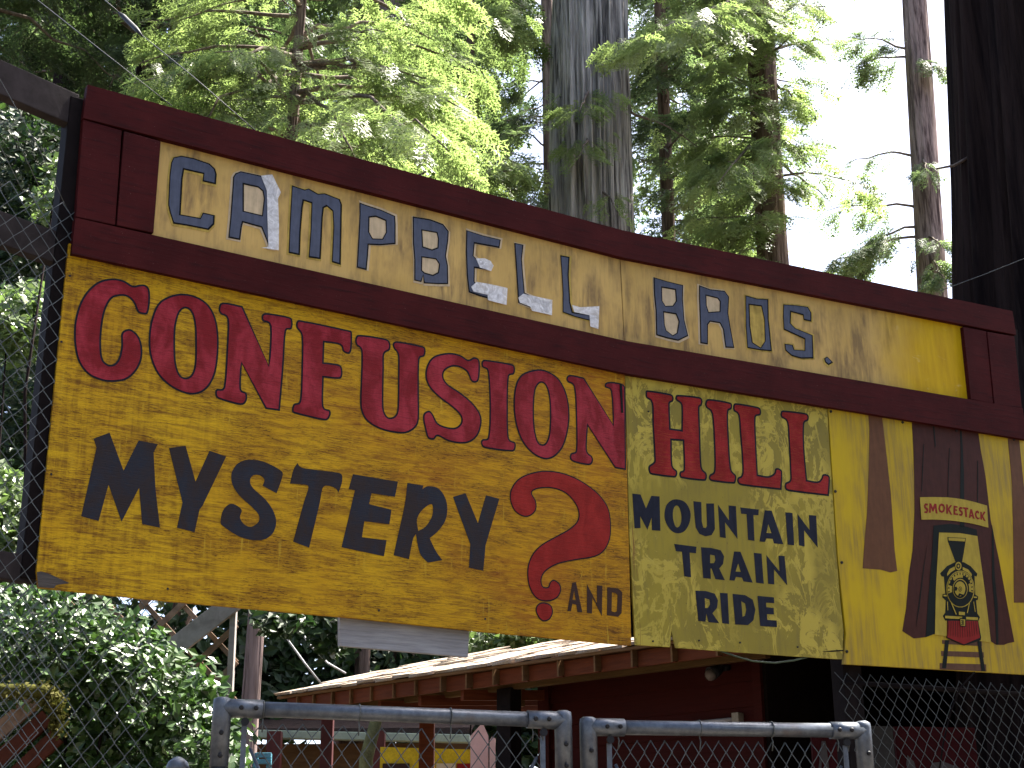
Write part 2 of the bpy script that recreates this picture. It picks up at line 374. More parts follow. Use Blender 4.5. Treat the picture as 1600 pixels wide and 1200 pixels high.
def slab(mb, polys, y0, y1, mi=0, bend=False):      # polys[0] outer ring in (u,z), the others holes; a sheet from y0 (front) to y1
    rings = []
    for k, p in enumerate(polys):
        p = np.asarray(p, float); a = area(p)
        if (a < 0) == (k == 0): p = p[::-1]
        rings.append(p)
    flat = np.concatenate(rings); n = len(flat)
    tris = tessellate_polygon([[Vector((q[0], q[1], 0)) for q in r] for r in rings])
    vs = [W(q[0], y0, q[1]) for q in flat] + [W(q[0], y1, q[1]) for q in flat]
    sp = [(q[0], y0, q[1]) for q in flat] + [(q[0], y1, q[1]) for q in flat]
    fs = []
    for t in tris:
        a, b, c = (flat[i] for i in t)
        if (b[0]-a[0])*(c[1]-a[1]) - (b[1]-a[1])*(c[0]-a[0]) < 0: t = (t[0], t[2], t[1])
        fs.append(tuple(t))
    o = 0
    for r in rings:
        k = len(r)
        for i in range(k): fs.append((o + (i + 1) % k, o + i, n + o + i, n + o + (i + 1) % k))
        o += k
    return mb.add(vs, fs, mi, sp)

sign_base = W(-1.2, .1, 0)
sign = empty('roadside_sign', sign_base, 'large weathered yellow and maroon wooden sign reading CAMPBELL BROS. CONFUSION HILL above the gates', 'sign')
def board(name, corners, y0, y1, mat, parent=sign, bevel=.003, bend=False, px=True, side=None):
    pts = [uz(*c, y0, side) for c in corners] if px else corners
    if bend:                      # long rails follow the bend: insert the bend line
        (ua, za), (ub, zb), (uc, zc), (ud, zd) = pts
        zt = za + (zb - za) * (0 - ua) / (ub - ua); zl = zd + (zc - zd) * (0 - ud) / (uc - ud)
        mb = MB()
        rings = [[(ua, za), (0, zt), (ub, zb)], [(ud, zd), (0, zl), (uc, zc)]]
        vs = [W(u, y, z) for y in (y0, y1) for r in rings for (u, z) in r]; sp = [(u, y, z) for y in (y0, y1) for r in rings for (u, z) in r]
        q = lambda y, r, i: y * 6 + r * 3 + i
        fs = []
        for i in (0, 1):
            fs += [(q(0,1,i), q(0,1,i+1), q(0,0,i+1), q(0,0,i)), (q(0,0,i), q(0,0,i+1), q(1,0,i+1), q(1,0,i)), (q(0,1,i+1), q(0,1,i), q(1,1,i), q(1,1,i+1)),
                   (q(1,0,i), q(1,0,i+1), q(1,1,i+1), q(1,1,i))]
        fs += [(q(0,0,0), q(1,0,0), q(1,1,0), q(0,1,0)), (q(0,0,2), q(0,1,2), q(1,1,2), q(1,0,2))]
        mb.add(vs, fs, 0, sp)
    else:
        mb = slab(MB(), [pts], y0, y1)
    return mb.build(name, mat, parent, 0 if bend else bevel, bend)
# frame boards
TB = .034
board('top_rail', [(137, 132), (1582, 486), (1588, 523), (130, 184)], -TB, 0, MT['frame'], bend=True)
board('bottom_rail', [(118, 340), (1598, 638), (1606, 687), (112, 396)], -TB - .002, 0, MT['frame'], bend=True)
board('stile', [(130, 186), (190.5, 203.5), (180, 352), (118.5, 339)], -TB + .004, 0, MT['frame'], side=0)
board('stile', [(194, 204.5), (251.5, 220.5), (240, 364), (182.5, 352)], -TB + .001, 0, MT['frame'], side=0)
board('stile', [(1505, 510), (1541, 517.5), (1552, 631), (1517, 624)], -TB + .004, 0, MT['frame'], side=1)
board('stile', [(1542.5, 518), (1585, 525.5), (1597, 638), (1554, 631.5)], -TB + .001, 0, MT['frame'], side=1)
# backing so that no gap shows daylight
board('backing_sheet', [(130, 170), (977, 380), (990, 995), (70, 905)], .012, .024, MT['darkwood'], bevel=0, side=0)
board('backing_sheet', [(979, 390), (1590, 515), (1606, 1040), (993, 990)], .012, .024, MT['darkwood'], bevel=0, side=1)
# name panels
name_l = board('name_panel', [(240, 205), (967.5, 390), (975.5, 545), (230, 375)], -.006, .006, MT['cream'], bevel=0, side=0)
name_r = board('name_panel', [(968.5, 390), (1515, 500), (1522, 640), (976.5, 545)], -.006, .006, MT['cream'], bevel=0, side=1)
# lower panels
ply = board('plywood_panel', [(107.5, 380), (976, 575), (986.5, 1008.5), (735, 985), (530, 963.5), (230, 936), (60, 918), (57, 893)], -.014, .004, MT['ply'], bevel=.001, side=0)
tin = board('sheet_metal_panel', [(976.5, 575), (1292, 632), (1307, 866), (1312, 930), (1318, 985), (1316, 1030), (1250, 1026), (1150, 1019), (1057, 1012), (1049, 986), (1047, 1011), (993, 1007.5), (983, 830)], -.008, .003, MT['olive'], bevel=0, side=1)
art = board('painted_sheet_panel', [(1293.5, 630), (1612, 685), (1618, 1055), (1318, 1037.5), (1322, 990), (1309.5, 874)], -.011, .003, MT['yellow'], bevel=.001, side=1)
# raised rim of the splintered corner
def paper(parent, polys, y, mats, th=.0008, name='mark', ins=None, side=None):
    """flat painted shape: layers of the same outline, each inset a little further and standing a little prouder"""
    mb = MB()
    for li in range(len(mats)):
        yy = y - li * .0012; rings = []
        for k, p in enumerate(polys):
            q = np.array([uz(*pt, yy, side) for pt in p])
            a = area(q)
            if (a < 0) == (k == 0): q = q[::-1]
            d = (ins[li] if ins else 0)
            if d: q = inset(q, d)
            rings.append(q)
        slab(mb, rings, yy, yy + th, li)
    return mb.build(name, mats, parent)
# --- CAMPBELL BROS.
yN = -.0075
def stick_letter(parent, z, outer, holes=(), side=0):
    P = [trace(z, outer)] + [trace(z, h) for h in holes]
    rnd = random.Random(len(outer) * 7 + len(holes))
    dx, dy = rnd.uniform(-1.6, 1.6), rnd.uniform(-.8, 1.8)
    gh = [P[0]]
    paper(parent, [[p + (dx, dy) for p in gh[0]]], yN, [MT['halo'] if rnd.random() < .55 else MT['halo_w']], ins=[-.0055], name='letter_ghost', side=side)
    # cut letter: dark edge, slate face shifted a touch
    mb = MB()
    for li, (d, mt, sx, sy) in enumerate(((0, 0, 0, 0), (.0054, 1, rnd.uniform(-.9, .2), rnd.uniform(-.7, .3)))):
        yy = yN - .0016 - li * .0016; rings = []
        for k, p in enumerate(P):
            q = np.array([uz(pt[0] + sx, pt[1] + sy, yy, side) for pt in p]); a = area(q)
            if (a < 0) == (k == 0): q = q[::-1]
            rings.append(inset(q, d) if d else q)
        slab(mb, rings, yy, yy + .0015, mt)
    return mb.build('letter', [MT['black'], MT['blue']], parent)
L0 = [
 ('c', '190,215 205,183 255,173 330,188 430,222 465,255 475,290 470,352 387,333 392,287 272,260 262,320 250,540 372,562 388,528 463,545 460,602 425,637 300,612 205,597 183,530 172,480 180,300'),
 ('c', '548,685 560,560 572,400 578,305 592,283 625,270 750,297 800,320 830,360 850,440 855,600 840,755 805,748 755,622 640,590 632,620 622,700', '645,352 735,372 762,395 770,440 758,545 645,518'),
 ('c', '945,358 1025,385 1050,378 1110,412 1150,408 1245,445 1258,480 1255,620 1250,855 1195,838 1205,620 1200,520 1165,490 1145,500 1138,560 1125,820 1050,808 1062,640 1068,470 1020,455 1012,500 1000,650 995,795 925,780 932,600 940,450'),
 ('c', '1367,465 1400,478 1500,510 1590,550 1593,600 1593,725 1500,733 1425,730 1420,800 1412,888 1350,872 1360,700 1368,540', '1430,560 1470,555 1530,580 1533,650 1510,692 1450,690 1428,650'),
 ('d', '180,232 290,250 370,280 405,325 402,380 388,480 400,540 402,655 330,655 250,650 246,600 234,642 190,632 190,500 182,400', '240,320 330,335 338,370 335,425 300,438 245,420', '240,488 325,500 345,530 338,580 305,597 255,583 238,568'),
 ('d', '515,318 620,352 730,378 722,430 567,402 560,480 580,500 660,520 655,568 568,555 566,640 600,680 740,705 735,768 600,732 530,707 518,600 512,450'),
 ('d', '815,398 872,410 862,500 870,600 880,710 920,728 1040,770 1035,835 920,803 840,772 832,650 822,500'),
 ('d', '1103,475 1160,485 1155,600 1165,770 1180,830 1330,850 1330,895 1200,862 1118,832 1118,700 1110,560')]
for l in L0: stick_letter(name_l, l[0], l[1], l[2:], 0)
L1 = [
 ('e', '245,292 330,318 430,342 428,430 438,560 462,660 400,690 330,675 262,655 258,500 248,400', '298,358 380,372 385,440 365,470 320,472 300,440', '310,512 385,525 402,570 390,640 365,655 325,625 315,590'),
 ('e', '530,342 600,368 690,378 717,415 712,520 725,600 750,735 695,732 680,620 660,580 600,570 585,590 585,712 538,705 535,550 530,430', '575,408 645,425 660,445 658,505 590,510 577,470'),
 ('e', '820,405 890,425 962,430 965,560 985,755 920,750 832,735 822,600', '845,465 920,475 938,560 942,690 915,732 865,700 850,600'),
 ('e', '1057,462 1140,468 1210,478 1232,515 1232,570 1185,560 1180,530 1105,510 1102,580 1130,610 1240,655 1245,800 1170,802 1110,785 1070,750 1065,708 1115,715 1125,745 1190,750 1190,680 1060,620 1055,540'),
 ('e', '1312,800 1330,788 1367,825 1340,842 1318,824')]
for l in L1: stick_letter(name_r, l[0], l[1], l[2:], 1)
for z, tx in (('c', '752,298 822,290 850,350 876,402 858,440 864,600 862,764 752,748 798,742 792,560 788,390'), ('d', '575,495 630,495 665,510 685,540 670,574 600,552'),
              ('d', '545,672 580,642 660,655 772,680 766,786 650,756 648,722 560,702'), ('d', '840,740 870,716 1052,755 1050,850 925,822 915,797 850,772'), ('d', '1175,785 1225,800 1346,794 1340,936 1290,920 1285,850 1190,830')):
    paper(name_l, [trace(z, tx)], yN - .0058, [MT['tape']], name='tape_patch', side=0)
# --- CONFUSION (outlined crimson on plywood)
yP = -.0152
def outlined(parent, z, tx, holes=(), fill='red_ply', y=yP, side=0, curved=True, w_=.0074):
    P = [trace(z, tx, curved)] + [trace(z, h, curved) for h in holes]
    return paper(parent, P, y, [MT['outline'], MT[fill]], ins=[0, w_], name='letter', side=side)
outlined(ply, 'f', '535,148 570,143 600,145 620,170 622,230 612,285 590,292 560,280 540,235 510,205 470,200 430,215 400,270 385,340 378,430 385,510 410,540 440,540 465,510 478,450 478,390 500,368 530,368 565,400 583,455 580,520 550,580 500,620 430,630 370,620 310,590 265,530 245,450 243,350 262,260 300,185 360,130 430,112 490,122')
outlined(ply, 'f', '790,188 860,205 915,245 950,310 965,400 962,510 945,600 905,665 850,692 790,685 720,650 660,590 625,510 615,430 625,330 660,240 720,200', ['800,262 830,285 845,350 848,450 845,540 830,590 800,608 770,590 752,530 748,440 752,350 770,285'])
outlined(ply, 'f', '985,232 1085,250* 1215,545* 1222,350 1185,325 1182,295 1205,285 1320,305 1335,330 1330,365 1303,375 1290,560 1272,775* 1200,765* 1082,540* 1078,665 1105,685 1105,725 1075,745 965,715 948,690 955,665 990,655 1005,450 1008,315 975,290 965,265')
outlined(ply, 'x', '468,500 545,516 550,520 549.4,545.6 545,553 536,549 531,539 507,535* 506,566* 528,569 534,574 535,586 530,592 506,590* 505.6,634.7 515.6,641 516,650 508,657 460,646 456,640.6 459,631 468,626.5 470.6,587.5 471,525 463.4,512.5 463,504')
outlined(ply, 'g', '195,138 330,158 352,185 348,215 322,235 320,300 318,500 335,545 360,550 382,530 388,480 390,300 388,235 368,205 365,180 385,170 515,195 528,215 522,245 498,260 495,420 495,560 475,605 430,630 370,628 300,610 240,575 210,530 200,470 205,330 205,215 182,190 176,160')
outlined(ply, 'g', '640,228 700,238 740,262 770,250 795,262 800,300 795,360 780,377 755,368 735,325 700,302 660,298 625,318 618,350 640,385 700,425 760,475 800,530 808,580 790,640 750,675 700,682 640,670 590,645 570,662 540,655 525,610 515,560 520,530 545,517 565,535 590,580 640,600 680,600 705,575 700,540 660,500 600,455 550,405 527,350 535,290 570,245')
outlined(ply, 'g', '825,262 960,285 975,305 970,335 945,348 940,500 945,655 975,675 978,705 960,722 825,705 805,680 812,660 840,650 848,500 838,320 812,300 808,275')
outlined(ply, 'g', '1090,310 1150,325 1200,365 1235,440 1248,530 1240,620 1215,700 1170,750 1120,760 1060,730 1010,670 980,590 968,500 975,400 1010,335', ['1108,378 1130,395 1145,450 1150,540 1145,630 1130,675 1110,685 1090,670 1075,610 1070,520 1075,430 1088,392'])
outlined(ply, 'g', '1250,338 1320,352* 1465,585* 1455,420 1425,400 1430,378 1460,373 1510,383 1527,400* 1531,815* 1475,805* 1340,595* 1335,715 1360,745 1365,770 1345,790 1270,775 1250,755 1255,730 1280,715 1278,500 1268,395 1240,375 1232,355')
# --- HILL
for tx in ('215,125 370,150 390,175 385,200 365,215 370,375* 440,385* 440,225 410,195 402,175 415,155 560,170 580,195 575,225 560,240 565,400 575,630 605,670 608,705 590,722 445,705 428,685 432,660 455,645 450,460* 378,455* 383,620 412,655 412,685 395,700 250,682 228,665 225,625 255,600 262,580 250,350 245,210 210,175 205,145',
           '620,182 760,205 775,225 770,250 750,265 752,400 768,640 800,685 800,720 785,740 645,725 622,705 628,680 655,655 655,500 640,280 605,240 597,210',
           '800,210 945,235 965,260 960,290 930,305 935,500 945,680* 1010,690 1050,670 1060,640 1085,640 1105,665 1100,782* 840,752 810,730 812,700 838,680 840,600 825,400 815,290 785,260 782,225',
           '1110,258 1255,275 1278,295 1275,325 1250,345 1250,500 1268,715* 1335,725 1360,705 1370,680 1395,678 1418,700 1412,822* 1150,790 1122,770 1125,735 1155,715 1155,650 1145,450 1135,335 1100,305 1093,275'):
    outlined(tin, 'j', tx, fill='red_metal', y=-.0092, side=1, w_=.0088)
# --- MYSTERY ? AND
def plain(parent, z, tx, holes=(), mat='navy_ply', y=yP, side=0, curved=False):
    return paper(parent, [trace(z, tx, curved)] + [trace(z, h, curved) for h in holes], y, [MT[mat]], name='letter', side=side)
plain(ply, 'h', '340,145 420,115 490,305 565,155 662,172 640,215 650,400 672,590 583,572 568,390 480,560 415,375 365,557 278,533 315,370 355,190')
plain(ply, 'h', '717,192 800,180 850,360 920,205 1003,235 885,480 870,500 845,613 757,590 785,465')
plain(ply, 'h', '1130,250 1190,260 1270,300 1285,330 1255,418* 1185,380* 1195,350 1170,328 1135,330 1122,360 1140,395 1200,450 1240,510 1253,565 1235,620 1190,650 1130,652 1060,630 985,580 975,560 985,510 1010,478 1040,472 1080,500 1072,540 1095,575 1130,585 1165,560 1165,525 1130,485 1070,430 1035,375 1030,320 1055,275 1090,255', curved=True)
plain(ply, 'h', '1322,370* 1340,300 1360,267* 1372,285 1400,295 1560,315 1583,330 1580,370 1565,415* 1545,390 1490,385 1470,470 1418,690* 1338,660* 1390,470 1415,390 1400,376', curved=True)
plain(ply, 'i', '165,195 390,232 375,308 258,290 245,345 358,372 347,445 222,430 210,510 333,525 320,605 108,560 140,425 175,275 143,270')
plain(ply, 'i', '437,238* 517,252* 512,270* 540,255 590,265 625,310 637,370 625,430 590,480 548,515* 580,580 612,625* 540,637* 500,590 480,495* 465,520 445,620* 368,600* 395,480 425,340', ['560,345 562,400 530,455 492,478* 485,420 515,370'], curved=True)
plain(ply, 'i', '665,308 728,290 790,440 830,300 897,318 828,550 817,678 745,662 752,545')
outlined(ply, 'i', '1130,177 1220,190 1310,230 1390,290 1440,360 1455,440 1450,520 1420,580 1370,610 1280,625 1190,645 1130,680 1108,720 1115,755 1140,758 1150,735 1170,722 1200,745 1205,780 1185,815 1140,832 1090,822 1055,780 1038,720 1040,650 1065,590 1110,545 1180,505 1250,465 1290,420 1285,360 1240,300 1180,270 1110,265 1060,285 1080,330 1080,375 1050,405 1010,405 970,375 950,320 955,270 990,220 1050,190', fill='qred', w_=.0055)
outlined(ply, 'i', '1120,835 1155,850 1165,885 1150,920 1120,932 1095,915 1078,875 1090,845', fill='qred', w_=.0055)
plain(ply, 'i', '1262,737 1280,735 1312,885 1288,885 1282,848 1262,843 1255,880 1237,880', ['1271,775 1279,825 1263,822'], 'brownblack')
plain(ply, 'i', '1335,745 1385,840 1385,750 1412,752 1410,905 1362,810 1360,892 1335,888', (), 'brownblack')
plain(ply, 'i', '1437,760 1490,765 1512,785 1508,890 1490,908 1435,900', ['1460,785 1480,790 1488,800 1485,880 1475,885 1458,880'], 'brownblack')
paper(ply, [trace('x', '57.5,894 64,893 78,897 95,905 109,911 88,914 84,919 60,917.5')], yP - .0005, [MT['bare_ply']], name='splintered_corner', side=0)
# --- MOUNTAIN TRAIN RIDE
kw = dict(mat='navy', y=-.0092, side=1)
for tx, h in (('118,47 172,53 208,145 243,62 297,66 303,292 247,288 245,205 218,285 170,195 172,274 133,275', ()),
              ('520,97 572,103 575,230 585,270 600,275 610,260 605,112 655,112 662,280 640,320 600,328 560,312 535,270 528,200', ()),
              ('682,120 755,225 752,125 800,130 810,345 728,235 733,340 695,333', ()), ('828,138 950,152 948,190 915,188 922,358 880,352 870,182 835,180', ()),
              ('990,157 1035,160 1112,380 1050,375 1042,345 1000,342 990,365 955,362', ['1013,245 1033,308 1001,306']), ('1125,170 1172,175 1183,388 1140,382', ()),
              ('1205,182 1285,288 1280,188 1328,192 1338,402 1248,288 1252,395 1215,388', ()),
              ('393,378 540,397 537,440 495,435 505,598 460,592 445,430 405,425', ()), ('570,400 640,405 700,420 722,460 715,510 690,540 727,617 665,610 640,540 632,540 635,608 585,603', ['630,448 660,455 665,485 655,505 630,505']),
              ('788,428 830,430 910,633 850,625 840,600 800,595 790,620 757,617', ['815,505 832,562 797,560']), ('918,437 968,442 983,640 933,633', ()), ('1000,452 1087,560 1080,455 1120,458 1137,650 1050,545 1052,645 1012,640', ()),
              ('533,685 600,688 660,705 682,750 675,800 645,835 690,900 620,893 605,835 600,890 552,885', ['595,735 625,745 630,775 615,800 597,800']), ('695,700 745,703 755,905 710,900', ()),
              ('778,707 860,715 910,745 928,810 915,880 880,912 795,908', ['835,755 860,770 868,810 860,850 843,858']), ('942,720 1050,730 1052,768 998,765 1000,795 1048,800 1050,842 1003,840 1007,878 1068,882 1070,926 960,918', ())):
    plain(tin, 'k', tx, h, **kw)
plain(tin, 'k', '410,85 460,100 490,140 502,190 490,250 460,295 420,308 380,295 345,250 330,195 340,130 370,95', ['410,125 430,145 442,200 435,250 415,270 398,255 385,200 390,145'], curved=True, **kw)
paper(tin, [trace('x', '1284,1018 1300,1016.3 1318,1015.3 1318,1017.3 1300,1018.5')], -.0092, [MT['black']], name='cut_seam', side=1)
# --- painted scene with the hollow tree and the train
yA = -.0122
def art_shape(z, tx, mat, lay=0, curved=False, name='painted_shape', holes=()):
    return paper(art, [trace(z, tx, curved)] + [trace(z, h, curved) for h in holes], yA - lay * .0011, [MT[mat]], name=name, side=1)
art_shape('a', '383,125 490,140 520,400 560,750 590,1200 610,1360 555,1372 480,1350 340,1340 350,1190 375,900 390,500 392,250', 'tan', name='painted_trunk')
art_shape('a', '1470,290 1560,310 1575,450 1600,700 1660,700 1660,1608 1522,1608 1518,1200 1508,700 1490,500', 'tan', name='painted_trunk')
art_shape('a', '722,170 1240,250 1260,400 1300,620 1340,960 1390,1200 1405,1270 1460,1570 1525,1915 1475,1925 1445,1938 1385,1938 1340,1910 905,1850 830,1878 740,1888 650,1830 680,1650 700,1400 730,1200 745,900 742,600 735,380', 'darkbrown', name='painted_trunk')
art_shape('a', '888,222 898,222 912,380 905,400', 'art_black', 1); art_shape('a', '1100,250 1112,250 1122,400 1132,600 1135,1020 1100,1020 1102,700 1106,450', 'art_black', 1)
art_shape('a', '815,370 820,370 812,560 804,740 799,740 805,560', 'art_black', 1); art_shape('a', '1016,400 1021,400 1013,600 1008,780 1003,780 1008,600', 'art_black', 1); art_shape('a', '1236,500 1242,500 1244,700 1240,840 1234,840 1236,700', 'art_black', 1)
art_shape('b', '845,160 830,260 810,420 785,640 757,800 775,640 795,480 815,330', 'art_black', 1); art_shape('b', '1350,0 1362,60 1372,400 1395,620 1402,935 1385,935 1372,660 1350,420', 'art_black', 1)
art_shape('b', '894,6 1025,-9 1112,5 1231,37 1236,92 1100,63 938,60 925,300 914,500 905,852 832,878 850,600 880,250', 'art_black', 1, name='painted_shadow')
art_shape('b', '937,60 1100,65 1236,88 1300,560 1342,920 905,858 912,500', 'art_yellow', 2, name='painted_opening')
art_shape('s', '300,135* 500,133 700,142 920,180 1138,240* 1155,515* 930,460 700,428 500,415 318,415*', 'art_yellow', 2, True, name='painted_banner')
for tx, h in (('400,215 395,240 370,235 372,255 400,275 405,300 390,335 355,330 358,310 382,312 382,295 355,270 350,240 365,212', ()), ('420,210 440,212 460,265 480,215 505,218 520,340 498,335 490,265 468,315 455,312 440,262 435,330 412,328', ()),
              ('570,212 600,225 617,270 605,315 575,332 545,318 530,275 545,228', ['572,238 590,250 596,272 588,298 573,306 556,295 551,272 558,248']), ('628,222 648,225 652,270 680,232 702,238 668,285 705,355 680,350 654,298 652,342 630,340', ()),
              ('722,240 770,248 770,268 742,264 742,285 765,288 765,308 742,304 742,335 778,340 776,360 720,352', ()), ('835,262 830,285 808,278 808,295 832,312 838,345 820,370 790,362 793,342 815,345 815,328 790,305 785,275 800,255', ()),
              ('840,258 905,268 903,290 882,287 890,385 868,380 860,283 842,280', ()), ('930,282 950,285 985,405 962,400 956,378 935,374 930,395 912,392', ['941,325 950,358 936,356']), ('1040,318 1035,342 1015,325 1005,345 1012,380 1032,395 1045,385 1045,408 1020,412 995,390 985,345 1000,308 1020,300', ()),
              ('1055,315 1072,320 1075,360 1100,310 1120,322 1090,370 1122,435 1098,428 1076,385 1074,418 1056,412', ())):
    paper(art, [trace('s', tx)] + [trace('s', q) for q in h], yA - 3 * .0011, [MT['art_red']], name='letter', side=1)
# ties and rails
art_shape('b', '960,900 1270,905 1272,948 962,930', 'tie', 0); art_shape('b', '952,985 1285,995 1288,1038 955,1025', 'tie', 0); art_shape('b', '942,1080 1305,1090 1308,1146 942,1130', 'tie', 0)
art_shape('b', '985,900 1015,900 992,1122 960,1120', 'art_black', 1); art_shape('b', '1235,905 1262,905 1297,1142 1268,1142', 'art_black', 1)
# locomotive
art_shape('b', '1003,96 1147,104 1142,136 1006,128', 'art_black', 3); art_shape('b', '1010,100 1142,108 1138,130 1012,122', 'art_yellow', 4)
art_shape('b', '1005,127 1143,135 1116,298 1066,292', 'art_black', 3, name='painted_smokestack')
art_shape('b', '945,380 1000,322 1060,292 1130,292 1182,322 1236,382 1230,405 1214,398 1220,545 1242,560 1240,585 1226,590 1236,692 1256,722 1245,748 985,748 966,712 985,686 990,592 962,566 966,540 986,538 975,405 958,402', 'art_black', 3, name='painted_locomotive')
art_shape('b', '1000,380 1020,345 1058,325 1062,350 1030,370 1002,400', 'art_yellow', 4); art_shape('b', '1122,330 1165,350 1192,385 1190,405 1160,372 1122,352', 'art_yellow', 4)
def oval(cx, cy, rx, ry, n=26, a0=0, a1=360):
    return ' '.join('%.1f,%.1f' % (cx + rx * math.cos(R(a0 + (a1 - a0) * i / n)), cy + ry * math.sin(R(a0 + (a1 - a0) * i / n))) for i in range(n + (a1 - a0 < 360)))
art_shape('b', oval(1088, 322, 24, 32), 'art_yellow', 5); art_shape('b', oval(1088, 322, 15, 21), 'art_black', 6); art_shape('b', oval(1088, 322, 7, 10), 'art_yellow', 7)
art_shape('b', oval(1104, 502, 110, 144), 'art_yellow', 4); art_shape('b', oval(1104, 502, 104, 137), 'art_black', 5)
def sector(a0, a1, r0, r1):
    o = [(1104 + r1 * .76 * math.cos(R(a)), 502 + r1 * math.sin(R(a))) for a in np.linspace(a0, a1, 20)] + [(1104 + r0 * .76 * math.cos(R(a)), 502 + r0 * math.sin(R(a))) for a in np.linspace(a1, a0, 20)]
    return ' '.join('%.1f,%.1f' % p for p in o)
art_shape('b', sector(165, 372, 90, 133), 'art_yellow', 6, name='painted_ring')
for k in range(15): a = 168 + k * 14; art_shape('b', sector(a, a + 4.5, 112, 128), 'art_black', 7, name='painted_rivet')
art_shape('b', sector(285, 335, 88, 112), 'art_black', 7); art_shape('b', sector(195, 225, 90, 118), 'art_black', 7)
art_shape('b', oval(1102, 500, 58, 78), 'art_yellow', 6); art_shape('b', oval(1102, 502, 53, 72), 'art_black', 7); art_shape('b', oval(1100, 500, 42, 58), 'art_yellow', 8)
art_shape('b', oval(1103, 502, 13, 19), 'art_black', 9); art_shape('b', oval(1103, 502, 9, 14), 'art_yellow', 10); art_shape('b', oval(1103, 502, 4, 6), 'art_black', 11)
art_shape('b', '1060,485 1072,482 1082,498 1072,516 1060,514', 'art_black', 9); art_shape('b', '1085,550 1095,535 1125,545 1118,556 1105,552 1092,558', 'art_black', 9)
art_shape('b', '1030,610 1036,608 1075,700 1068,702', 'art_yellow', 5); art_shape('b', '1172,610 1178,612 1160,690 1154,690', 'art_yellow', 5); art_shape('b', '1000,600 1005,600 1008,668 1003,668', 'art_yellow', 5); art_shape('b', '1205,600 1210,600 1222,680 1217,680', 'art_yellow', 5)
art_shape('b', '972,546 996,548 996,560 972,558', 'art_yellow', 5); art_shape('b', '1208,560 1232,562 1232,572 1208,570', 'art_yellow', 5)
art_shape('b', '985,710 1240,724 1240,744 985,730', 'art_yellow', 5)
art_shape('b', '1000,748 1242,750 1266,880 1262,902 1132,944 992,884 998,862', 'art_black', 3); art_shape('b', '1006,750 1238,752 1256,882 1132,934 1002,878', 'art_red', 5, name='painted_cowcatcher')
for k in range(13):
    x0 = 1012 + k * 17.5; x1 = 1008 + k * 18.8; art_shape('b', '%.1f,754 %.1f,754 %.1f,%.1f %.1f,%.1f' % (x0, x0 + 4, x1 + 2, 862 + 22 * (1 - abs(k - 6) / 6), x1, 862 + 22 * (1 - abs(k - 6) / 6)), 'darkbrown', 6)
art_shape('b', '1092,678 1138,682 1138,708 1092,704', 'art_yellow', 6); art_shape('b', '1098,728 1146,732 1144,798 1100,792', 'art_black', 7); art_shape('b', '1104,736 1140,739 1138,790 1106,786', 'art_yellow', 8)
art_shape('b', '1110,744 1122,745 1122,782 1110,780 1110,774 1117,775 1117,766 1112,765 1112,760 1117,760 1117,751 1110,750', 'art_black', 9, name='digit'); art_shape('b', '1127,746 1132,746 1132,783 1127,782', 'art_black', 9, name='digit')
art_shape('b', '1118,705 1145,708 1150,735 1120,735', 'art_black', 9)
# screws along the sheet edges
def screw(px, py, side, y, r=.007):
    u, z = uz(px, py, y, side); mb = MB(); ring = [(u + r * math.cos(q), z + r * math.sin(q)) for q in np.linspace(0, 2 * math.pi, 9)[:-1]]
    slab(mb, [ring], y - .004, y, 0); return mb.build('screw', MT['bolt'], tin if y > -.01 else art)
for p in ((1298, 643), (1305, 768), (1315, 879), (1323, 1018), (1410, 660), (1494, 673), (1584, 687)): screw(*p, 1, -.012)
for p in ((1013, 643), (1092, 1001), (1156, 1004), (1246, 1011), (1020, 1002)): screw(*p, 1, -.009, .004)
for (px, py) in ((109, 431), (96, 534), (80, 741), (262, 1000 - 80), (592, 954), (758, 967)):
    u, z = uz(px, py, yP, 0); mb = MB(); slab(mb, [[(u + .0045 * math.cos(q), z + .0045 * math.sin(q)) for q in np.linspace(0, 2 * math.pi, 7)[:-1]]], yP - .0015, yP); mb.build('nail', MT['bolt'], ply)
# hanging black strap on the last N
paper(ply, [trace('x', '968.5,600 972,600 974,645 971,645')], yP - .004, [MT['black']], name='strap', th=.002, side=0)
# grey board hanging under the sign
board('hanging_board', [(531, 950), (734, 970), (731.5, 1027), (531.5, 1009)], .03, .05, MT['greyboard'], bevel=.002, side=0)
# posts that carry the sign
def post_at(u, y, zt, wd=.1, dp=.1, name='post', mat='darkwood'):
    mb = MB(); a = W(u, y, 0); mb.bar(a, a + np.array([0, 0, zt]), DIR[0 if u < 0 else 1] * wd, BACK[0 if u < 0 else 1] * dp); return mb.build(name, MT[mat], sign, .004)
post_at(uz(1345, 1060)[0], .10, uz(1345, 800)[1], .105, .09); post_at(2.6, .12, 4.0, .1, .09)

